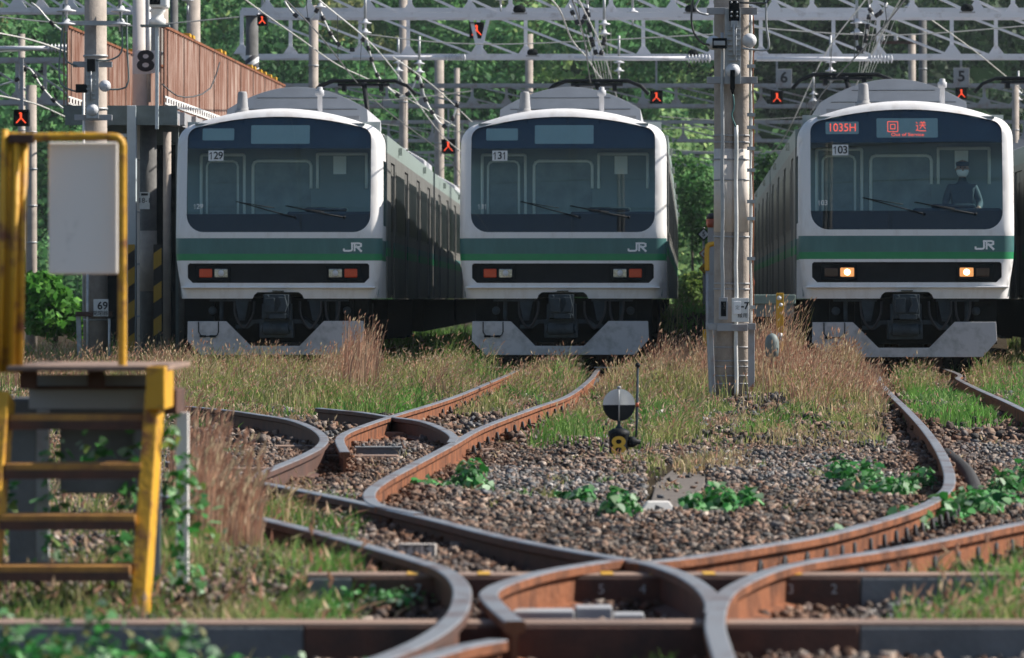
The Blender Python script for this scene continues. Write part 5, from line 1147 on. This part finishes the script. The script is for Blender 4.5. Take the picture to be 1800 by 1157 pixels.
# handrail frame with ribbed side panel, fixed to the steps
FY = SY + .35; q = lambda px: (px - CX) * FY / F - t.location.x; fz = lambda py: CZ + (HY - py) * FY / F
P = [(215, 645), (215, 300), (215, 256), (210, 246), (200, 241), (150, 240), (60, 241), (20, 240)]
fr_ = MB().tube(smooth_line([(q(a), .35, fz(b)) for a, b in P], .01), .0155, 10).build('frame_tube', 'yellow', t)
for i, px in enumerate((2, 13, 24, 36)): MB().tube([(q(px - 4), .35 + .02 * (i % 2), fz(655)), (q(px + 6), .35 + .02 * (i % 2), fz(240 - (12 - i * 4)))], .0145, 8).build('upright_tube', 'yellow', fr_)
MB().bar((q(16), .39, fz(655)), (q(27), .39, fz(232)), .085, .02).build('ribbed_panel', 'yellow', fr_)
MB().box(q(16), q(60), .33, .37, fz(252), fz(236)).build('corner_block', 'rusted', fr_, .004)
BY = SY + .40; k_ = BY / F
o = MB().box(-61 * k_, 61 * k_, 0, .012, -116 * k_, 116 * k_).build('blank_board', 'board', None, .015); o.location = ((146 - CX) * k_, BY, CZ + (HY - 366) * k_); tag(o, 'blank greyish white board hanging in the yellow frame', 'board')
# concrete pedestal parts seen through the treads
RY = SY + 1.3; q = lambda px: (px - CX) * RY / F - t.location.x; rz_ = lambda py: CZ + (HY - py) * RY / F
MB().box(q(105), q(262), 1.3, 1.5, rz_(868), rz_(735)).build('rear_panel', 'greytie', t, .01)
MB().box(q(20), q(70), 1.2, 1.5, rz_(1000), rz_(735)).build('rear_post', 'greytie', t, .01); MB().box(q(238), q(272), 1.2, 1.5, rz_(1060), rz_(735)).build('rear_post', 'greytie', t, .01)
MB().box(q(20), q(272), 1.15, 1.55, rz_(748), rz_(700)).build('rear_beam', 'darkconc', t, .01)

# ------------------------------------------------------------ ballast
def stones(name, label, n_, Y0, Y1, s0, s1):
    u_ = RNG.random(n_); Y = np.sqrt(Y0 ** 2 + u_ * (Y1 ** 2 - Y0 ** 2)); hw = .140 * Y; Xs = (RNG.random(n_) * 2 - 1) * hw
    d = rail_dist(Xs, Y); slab = (Xs > (1133 - CX) * Y / F) & (Xs < (1243 - CX) * Y / F) & (Y > CZ * F / (906 - HY)) & (Y < CZ * F / (818 - HY))
    edge = .03 + .0 * Y; keep = (d > .055) & ~(slab & (RNG.random(n_) < .96)); Xs = Xs[keep]; Y = Y[keep]; n_ = len(Xs)
    base = np.array([[-1, -1, -1], [1, -1, -1], [1, 1, -1], [-1, 1, -1], [-1, -1, 1], [1, -1, 1], [1, 1, 1], [-1, 1, 1]]) * np.array([[.8, .65, .55]])
    fc = np.array([[0, 2, 1], [0, 3, 2], [4, 5, 6], [4, 6, 7], [0, 1, 5], [0, 5, 4], [1, 2, 6], [1, 6, 5], [2, 3, 7], [2, 7, 6], [3, 0, 4], [3, 4, 7]])
    sz_ = (s0 + (s1 - s0) * RNG.random(n_) ** 2.2)[:, None, None]; v = base[None] * (1 + RNG.normal(0, .38, (n_, 8, 3))); v *= sz_ * (0.7 + .6 * RNG.random((n_, 1, 3)))
    a = RNG.random(n_) * 6.283; b = RNG.random(n_) * 6.283; ca, sa, cb, sb = np.cos(a), np.sin(a), np.cos(b), np.sin(b); z0 = np.zeros(n_); o1 = np.ones(n_)
    Ra = np.stack([ca, -sa, z0, sa, ca, z0, z0, z0, o1], 1).reshape(-1, 3, 3); Rb = np.stack([o1, z0, z0, z0, cb, -sb, z0, sb, cb], 1).reshape(-1, 3, 3)
    v = np.einsum('nij,nkj->nki', Ra @ Rb, v); zc = ground_h(Xs, Y) + RNG.random(n_) * .048 - .008 + .012 * np.sin(Xs * 6 + Y * 3)
    v += np.stack([Xs, Y, zc], 1)[:, None, :]
    i = np.arange(n_)[:, None, None] * 8 + fc[None]
    near = np.exp(-(rail_dist(Xs, Y) / .24) ** 2)                     # rust dust spread along the rails
    pal = np.array([[.30, .215, .175], [.36, .285, .24], [.22, .20, .19], [.12, .12, .122], [.46, .40, .36], [.24, .155, .12], [.18, .17, .172]])
    c = pal[RNG.choice(7, n_, p=[.24, .18, .16, .16, .08, .08, .10])] * (.45 + 1.05 * RNG.random((n_, 1))); rustc = np.array([[.20, .095, .055]]) * (.6 + .7 * RNG.random((n_, 1)))
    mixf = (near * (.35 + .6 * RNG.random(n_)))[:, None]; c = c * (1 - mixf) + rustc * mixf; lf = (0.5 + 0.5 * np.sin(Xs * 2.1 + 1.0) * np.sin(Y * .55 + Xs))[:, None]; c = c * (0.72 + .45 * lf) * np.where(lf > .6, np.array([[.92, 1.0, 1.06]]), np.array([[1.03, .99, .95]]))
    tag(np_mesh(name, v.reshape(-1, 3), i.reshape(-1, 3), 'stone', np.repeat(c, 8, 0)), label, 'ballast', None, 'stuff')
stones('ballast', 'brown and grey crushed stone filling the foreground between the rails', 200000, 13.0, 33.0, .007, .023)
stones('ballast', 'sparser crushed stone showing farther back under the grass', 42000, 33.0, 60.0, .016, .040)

# ------------------------------------------------------------ grass
GR = [(.07, .17, .03), (.11, .22, .04), (.16, .24, .07), (.05, .13, .025)]; DRY = [(.38, .28, .15), (.30, .20, .11), (.42, .33, .20), (.20, .20, .07)]; RED = [(.30, .15, .10), (.36, .20, .13), (.42, .27, .18), (.22, .11, .08)]; OLV = [(.20, .23, .07), (.28, .27, .10), (.14, .18, .05), (.34, .30, .15)]
BRI = [(.10, .25, .04), (.14, .28, .06), (.07, .19, .04), (.20, .30, .09)]
grass_patch('grass', 'mixed green and tan grass in front of the left train', 'grass', [
    (290, 700, 668, 745, 26000, .10, .32, .010, OLV, .45, .30), (380, 900, 672, 742, 15000, .10, .30, .010, GR + OLV, .5, .10), (290, 880, 664, 705, 17000, .14, .50, .009, DRY + OLV, .4, .5),
    (300, 560, 668, 700, 5000, .10, .30, .012, RED, .5, .2), (600, 665, 672, 712, 1500, .4, .85, .009, RED, .12, .6), (560, 670, 668, 700, 2500, .25, .5, .009, RED + DRY, .2, .7), (660, 880, 664, 690, 2600, .2, .55, .009, OLV + GR, .5, .6),
    (310, 600, 735, 768, 2200, .06, .2, .010, GR + DRY, .5, .1), (590, 760, 700, 745, 5000, .08, .22, .011, BRI + GR, .5, .05)])
grass_patch('grass', 'grass between the two rails of the middle train', 'grass', [(870, 1040, 664, 725, 9000, .10, .38, .010, GR + OLV, .45, .35), (760, 900, 700, 745, 3500, .06, .22, .010, OLV, .5, .15), (900, 1010, 662, 690, 2200, .2, .45, .009, OLV + DRY, .4, .6)])
grass_patch('grass', 'olive grass around the low switch marker up to the tall pole', 'grass', [(930, 1270, 690, 805, 30000, .06, .24, .009, OLV + GR, .5, .12), (1040, 1250, 672, 715, 8000, .12, .40, .009, OLV + DRY, .4, .5), (1140, 1260, 666, 700, 4500, .22, .58, .009, RED + DRY, .3, .8), (1070, 1170, 815, 850, 1500, .04, .12, .008, OLV, .5, .1),
    (1240, 1560, 715, 800, 17000, .05, .20, .009, GR + OLV + DRY, .55, .08), (1180, 1330, 810, 850, 1500, .04, .11, .008, OLV + DRY, .5, .1)])
grass_patch('grass', 'tall reddish dry grass between the tall pole and the right train', 'grass', [(1310, 1560, 672, 722, 24000, .22, .58, .009, RED + RED + DRY, .22, .7), (1305, 1560, 700, 745, 11000, .12, .34, .009, DRY + RED + OLV, .35, .4), (1320, 1410, 680, 705, 900, .6, .95, .008, RED + DRY, .18, .9), (1400, 1560, 668, 700, 5000, .3, .62, .009, RED, .25, .8)])
grass_patch('grass', 'bright green grass between and beside the rails of the right train', 'grass', [(1590, 1830, 690, 765, 20000, .05, .22, .010, BRI, .5, .03), (1560, 1690, 664, 702, 4500, .12, .42, .009, OLV + GR, .45, .5), (1700, 1850, 662, 700, 6000, .12, .40, .009, OLV + BRI, .45, .4), (1580, 1660, 700, 760, 3000, .05, .16, .010, BRI, .5, .0)])
grass_patch('grass', 'dry grass at the feet of the walkway and the left train', 'grass', [(-20, 330, 660, 700, 9000, .15, .45, .010, DRY + RED + OLV, .4, .6), (-20, 320, 640, 662, 5000, .15, .5, .014, DRY + GR, .4, .4)])
grass_patch('grass', 'green grass bank in the gap between the middle train and the tall pole', 'grass', [(1150, 1260, 625, 650, 5000, .1, .35, .016, OLV + BRI, .4, .2)])
grass_patch('grass', 'blurred green grass in the left foreground beside the steps', 'grass', [(270, 640, 900, 1180, 22000, .06, .24, .005, GR + BRI + OLV, .5, .05), (380, 800, 1040, 1140, 9000, .04, .13, .005, BRI + GR + OLV, .6, .03), (330, 560, 880, 1000, 2600, .1, .34, .006, DRY + RED, .6, .2), (-60, 320, 950, 1180, 11000, .05, .17, .005, GR + OLV + BRI, .5, .05)])
grass_patch('grass', 'olive tuft between the two front ties at the right edge', 'grass', [(1560, 1850, 1060, 1130, 6000, .04, .17, .005, OLV + BRI, .5, .1)])
grass_patch('grass', 'small green tuft in front of the bottom tie below the crossing', 'grass', [(1120, 1230, 1200, 1290, 500, .05, .22, .005, BRI, .4, 0), (960, 1080, 1200, 1290, 60, .05, .2, .005, BRI, .4, 0)])
grass_patch('grass', 'blurred tan and green grass seen through the treads of the yellow steps', 'grass', [(-20, 300, 800, 1000, 5000, .08, .26, .007, DRY + GR + OLV, .4, .4), (-20, 300, 700, 800, 6000, .08, .26, .008, DRY + GR + OLV, .4, .4)])
grass_patch('reeds', 'tall blurred reddish reeds right of the yellow steps', 'reeds', [(340, 460, 945, 1020, 2000, .28, .70, .006, RED, .12, .6), (295, 400, 880, 960, 1900, .4, .88, .006, RED, .12, .6)])
grass_patch('grass', 'dark scrubby weeds in the shade between the left and middle trains', 'grass', [(640, 840, 585, 664, 9000, .12, .5, .02, GR, .4, .1)])
grass_patch('grass', 'weeds in the shade right of the right train', 'grass', [(1770, 1850, 600, 664, 3000, .12, .4, .02, GR + OLV, .4, .2)])
TUS = []
for k in range(120):
    px, py = random.uniform(320, 1560), random.triangular(668, 790, 690)
    if 560 < px < 1050 and py > 745: continue
    w_ = random.uniform(14, 34); hh = random.uniform(.16, .42) * (1.2 - .5 * (py - 668) / 122); TUS.append((px - w_, px + w_, py - 3, py + 4, random.randint(90, 260), hh * .4, hh, .009, random.choice([GR, OLV, DRY, DRY, RED, OLV + BRI]), random.uniform(.35, .8), random.choice([.1, .5, .8])))
for k in range(150):
    px, py = random.uniform(640, 1800), random.triangular(775, 930, 790); TUS.append((px - 14, px + 14, py - 3, py + 4, 46, .03, .09, .006, random.choice([OLV, DRY, BRI]), .7, .1))
grass_patch('grass_tussocks', 'ragged tussocks of tan and green grass scattered over the track bed', 'grass', TUS)
# ------------------------------------------------------------ leafy plants
def leaves(name, label, cat, blobs, pal, size, kind=None, group=None, mname='leaf'):
    VV = []; CC = []
    for (c, rx, ry, rz, n_) in blobs:
        a = RNG.random(n_) * 6.283; e = np.arccos(1 - RNG.random(n_) * 1.05); rad = .55 + .65 * RNG.random(n_)
        p = np.stack([c[0] + rx * rad * np.cos(a) * np.sin(e), c[1] + ry * rad * np.sin(a) * np.sin(e), c[2] + rz * rad * np.clip(np.cos(e), 0, 1)], 1)
        nrm = np.stack([np.cos(a) * np.sin(e) + RNG.normal(0, .6, n_), np.sin(a) * np.sin(e) + RNG.normal(0, .6, n_), np.cos(e) + .4 + RNG.normal(0, .4, n_)], 1); nrm /= np.linalg.norm(nrm, axis=1)[:, None]
        t0 = np.cross(nrm, RNG.normal(0, 1, (n_, 3))); t0 /= np.linalg.norm(t0, axis=1)[:, None]; b0 = np.cross(nrm, t0); s_ = (size * (.4 + 1.0 * RNG.random(n_)))[:, None]
        v = np.stack([p - t0 * s_ * .45, p + b0 * s_ * .5 - t0 * s_ * .35 - nrm * s_ * .12, p + b0 * s_ * .35 + t0 * s_ * .3 - nrm * s_ * .15, p + t0 * s_ * .8 - nrm * s_ * .25, p - b0 * s_ * .35 + t0 * s_ * .3 - nrm * s_ * .15, p - b0 * s_ * .5 - t0 * s_ * .35 - nrm * s_ * .12], 1)
        VV.append(v.reshape(-1, 3)); pp = np.array(pal); CC.append(np.repeat(pp[RNG.integers(0, len(pal), n_)] * (.7 + .6 * RNG.random((n_, 1))), 6, 0))
    V_ = np.concatenate(VV); n_ = len(V_) // 6; i = np.arange(n_)[:, None] * 6; Fc = np.concatenate([np.concatenate([i, i + 1, i + 2, i + 3], 1), np.concatenate([i, i + 3, i + 4, i + 5], 1)])
    return tag(np_mesh(name, V_, Fc, mname, np.concatenate(CC)), label, cat, group, kind)
LG = [(.05, .26, .05), (.07, .34, .07), (.03, .17, .04), (.20, .44, .18), (.06, .22, .05), (.36, .52, .34)]
def weed(label, spots, size=.040):
    bl = []
    for (px, py, wpx, hpx, n_) in spots:
        p = gp(px, py); s_ = p.y / F; bl.append(((p.x, p.y, ground_h(p.x, p.y) + .03), wpx / 2 * s_, wpx / 2 * s_ * 1.4, hpx * s_ * 1.15, int(n_ * 0.95)))
    for a_, b_ in zip(bl[:-1], bl[1:]):
        for f_ in (.2, .4, .6, .8): bl.append((tuple(a_[0][i] * (1 - f_) + b_[0][i] * f_ for i in range(3)), a_[1] * .4, a_[2] * .4, a_[3] * .35, 16)) if (Vector(a_[0]) - Vector(b_[0])).length > .05 else None
    bl = [q for q in bl if q]
    return leaves('leafy_weed', label, 'weed', bl, LG, size, group='leafy green weeds growing in the ballast')
weed('leafy weed clump in the ballast right of the tight rail bend', [(830, 880, 68, 44, 150), (745, 882, 55, 18, 50), (790, 882, 40, 16, 26)])
weed('small leafy weed left of the white block, farther clump', [(1026, 892, 46, 22, 60), (980, 885, 18, 8, 10)])
weed('leafy weed clump directly left of the white block', [(1090, 925, 68, 36, 130)])
weed('long leafy weed clump right of the white block', [(1215, 915, 44, 28, 80), (1262, 912, 70, 42, 150), (1315, 908, 52, 34, 90)])
weed('spreading leafy weed on the inside of the long curved rail', [(1480, 860, 60, 34, 110), (1525, 872, 90, 40, 170), (1575, 886, 80, 34, 130), (1620, 872, 60, 30, 90)])
weed('leafy vine strip between the two rails at the right', [(1480, 968, 60, 14, 60), (1540, 966, 70, 18, 90), (1600, 955, 90, 34, 150), (1650, 940, 90, 40, 170), (1710, 925, 90, 36, 150), (1760, 915, 80, 24, 90), (1590, 930, 30, 22, 30)])
weed('leafy vine clump at the right edge above the rails', [(1770, 888, 70, 36, 150), (1720, 892, 60, 18, 60), (1660, 895, 40, 18, 40), (1800, 880, 50, 44, 90)])
weed('single leafy sprig by the rail at the right edge', [(1690, 985, 34, 14, 14), (1740, 975, 24, 10, 12)])
weed('low ground cover in front of the left end of the second tie', [(620, 1075, 160, 16, 260), (700, 1082, 120, 20, 240), (560, 1085, 120, 14, 160), (600, 1035, 40, 16, 30)], .017)
weed('small leafy weed near the left nearest rail', [(615, 1000, 44, 16, 50)], .02)
weed('small green seedlings between the reeds and the loop rail', [(385, 815, 60, 12, 70), (420, 800, 40, 10, 40)], .02)
leaves('dry_weed', 'small orange-brown withered weed right of the switch marker', 'weed', [((gp(1290, 835).x, gp(1290, 835).y, 0), .16, .2, .09, 130), ((gp(1235, 838).x, gp(1235, 838).y, 0), .08, .15, .07, 40)], [(.30, .14, .03), (.24, .10, .03), (.36, .22, .06)], .03)
# climbing leaves on the steps
bl = []
for (px, py, w_, h_, n_) in [(95, 790, 70, 80, 24), (170, 780, 70, 70, 22), (235, 790, 40, 90, 26), (240, 860, 60, 60, 24), (60, 1060, 130, 40, 130), (180, 1070, 150, 50, 150), (290, 1040, 60, 60, 50), (310, 900, 26, 200, 70), (320, 830, 60, 70, 34), (350, 900, 80, 90, 36), (300, 760, 30, 60, 22), (330, 1010, 60, 60, 36), (20, 880, 40, 90, 18), (90, 870, 60, 60, 20), (90, 960, 60, 60, 26), (220, 960, 70, 70, 34)]:
    c = at(px, py, SY + .75 if px < 300 else SY + .3); s_ = SY / F; bl.append(((c.x, c.y, c.z - h_ * s_ / 2), w_ / 2 * s_, .12, h_ * s_, n_))
leaves('climbing_vine', 'out-of-focus climbing vine leaves around the yellow steps', 'vine', bl, LG + [(.25, .38, .10)], .034)
bl = [(tuple(gp(px, py, 0)),   .14, .10, hh * 1.45, 420) for px, py, hh in ((20, 1240, .16), (90, 1250, .13), (160, 1235, .17), (230, 1250, .12), (310, 1240, .14), (400, 1250, .10), (500, 1245, .09), (640, 1240, .08), (760, 1250, .06), (130, 1270, .1))]
leaves('ground_cover', 'blurred low leaves along the bottom left edge', 'ground cover', bl, LG + [(.25, .25, .10)], .026, kind='stuff')

# ------------------------------------------------------------ wooded slope
V = []; n_x, n_y = 40, 12
xs_ = np.linspace(-110, 120, n_x); ys_ = np.linspace(0, 1, n_y); gx, gy = np.meshgrid(xs_, ys_); zz = -1 + 46 * gy ** 1.2 + 2.0 * np.sin(gx * .13); yy_ = 232 + 90 * gy + 5 * np.sin(gx * .07)
Vh = np.stack([gx, yy_, zz], -1).reshape(-1, 3); i = np.arange((n_y - 1) * (n_x - 1)); r_ = i // (n_x - 1); c_ = i % (n_x - 1); a = r_ * n_x + c_
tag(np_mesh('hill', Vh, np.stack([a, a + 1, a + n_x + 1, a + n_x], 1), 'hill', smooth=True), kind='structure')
def foliage(name, label, cat, crowns, size, kind=None):
    VV = []; CC = []
    for (cx_, cy_, cz_, rx, ry, rz, n_, col) in crowns:
        m_ = RNG.normal(0, 1, (n_, 3)); m_ /= np.linalg.norm(m_, axis=1)[:, None]; lump = 1 + .22 * np.sin(m_[:, 0] * 5 + cx_) * np.sin(m_[:, 2] * 6 + cz_) + RNG.normal(0, .07, n_); rad = lump * (1 - .35 * RNG.random(n_) ** 2.5)
        p = m_ * rad[:, None] * np.array([[rx, ry, rz]]) + np.array([[cx_, cy_, cz_]]); nn = m_ + RNG.normal(0, .55, (n_, 3)); nn /= np.linalg.norm(nn, axis=1)[:, None]
        t0 = np.cross(nn, RNG.normal(0, 1, (n_, 3))); t0 /= np.linalg.norm(t0, axis=1)[:, None]; b0 = np.cross(nn, t0); s_ = (size * (.5 + .9 * RNG.random(n_)))[:, None]
        v = np.stack([p - t0 * s_, p - b0 * s_ * .55 + nn * s_ * .15, p + t0 * s_, p + b0 * s_ * .55 + nn * s_ * .15], 1); VV.append(v.reshape(-1, 3))
        c = np.array([col]) * (.65 + .7 * RNG.random((n_, 1))) ; yel = (RNG.random(n_) < .16)[:, None]; c = np.where(yel, c * np.array([[2.0, 1.6, 1.6]]), c); CC.append(np.repeat(c, 4, 0))
    V_ = np.concatenate(VV); return tag(np_mesh(name, V_, np.arange(len(V_)).reshape(-1, 4), 'forest', np.concatenate(CC)), label, cat, None, kind)
cr_ = []; cols = [(.12, .31, .11), (.18, .42, .15), (.07, .19, .07), (.28, .46, .18), (.10, .26, .10), (.30, .36, .16), (.14, .36, .13)]
for row, (Y_, z_lo, z_hi, n_) in enumerate([(226, -1, 3, 30), (232, 2, 7, 44), (240, 6, 12, 50), (250, 10, 18, 50), (260, 14, 22, 50), (268, 16, 26, 40)]):
    for k in range(n_):
        x = -.155 * Y_ + .31 * Y_ * (k + random.uniform(-.3, 1.3)) / n_; big = random.uniform(1.3, 3.4)
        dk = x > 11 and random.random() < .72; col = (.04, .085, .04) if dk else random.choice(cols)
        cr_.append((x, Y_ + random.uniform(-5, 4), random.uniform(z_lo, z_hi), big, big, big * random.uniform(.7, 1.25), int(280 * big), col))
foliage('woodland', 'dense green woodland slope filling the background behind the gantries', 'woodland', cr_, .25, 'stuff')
def shrub(px, py0, py1, wpx, Y, col, label, name='bush'):
    c = at(px, (py0 + py1) / 2, Y); h_ = (py1 - py0) / 2 * Y / F; w_ = wpx / 2 * Y / F
    t_ = thing(name, label, 'bush', (c.x, Y, 0)); cs = []
    for k in range(7): cs.append((random.uniform(-.6, .6) * w_, random.uniform(-.5, .5) * w_, c.z + random.uniform(-.6, .5) * h_, w_ * .55, w_ * .55, h_ * .55, 420, col))
    o = foliage('foliage', None, None, cs, .10); o.parent = t_
    MB().tube([(0, 0, 0), (.05, 0, c.z * .5), (0, .05, c.z)], [.06, .05, .02], 6).build('stem', 'bark', t_)
shrub(95, 480, 590, 130, 88, (.09, .28, .04), 'bright green bush low behind the blank board')
shrub(1215, 250, 470, 120, 150, (.06, .18, .045), 'round green bush left of the tall pole at signal height')
shrub(1225, 470, 560, 70, 130, (.16, .26, .06), 'yellow-green bush behind the three diamond signs')
shrub(1350, 260, 420, 90, 155, (.05, .14, .04), 'darker bush seen between the tall pole and the right train')
shrub(20, 430, 560, 90, 110, (.05, .15, .04), 'green bush at the left edge behind the yellow ribbed post')
shrub(780, 300, 420, 60, 200, (.06, .16, .04), 'far bush in the gap between the left and middle trains')

# ------------------------------------------------------------ air
hz = MB().box(-200, 200, -12, 360, -2.2, 60).build('haze', 'hill'); hz.data.materials.clear()
hm = bpy.data.materials.new('haze'); hm.use_nodes = True; n = hm.node_tree.nodes; n.remove(n['Principled BSDF']); pv = n.new('ShaderNodeVolumePrincipled')
pv.inputs['Color'].default_value = (0.80, 0.92, 1.0, 1); pv.inputs['Density'].default_value = 0.00014; pv.inputs['Anisotropy'].default_value = 0.2
hm.node_tree.links.new(pv.outputs[0], n['Material Output'].inputs['Volume']); hz.data.materials.append(hm); tag(hz, kind='stuff')
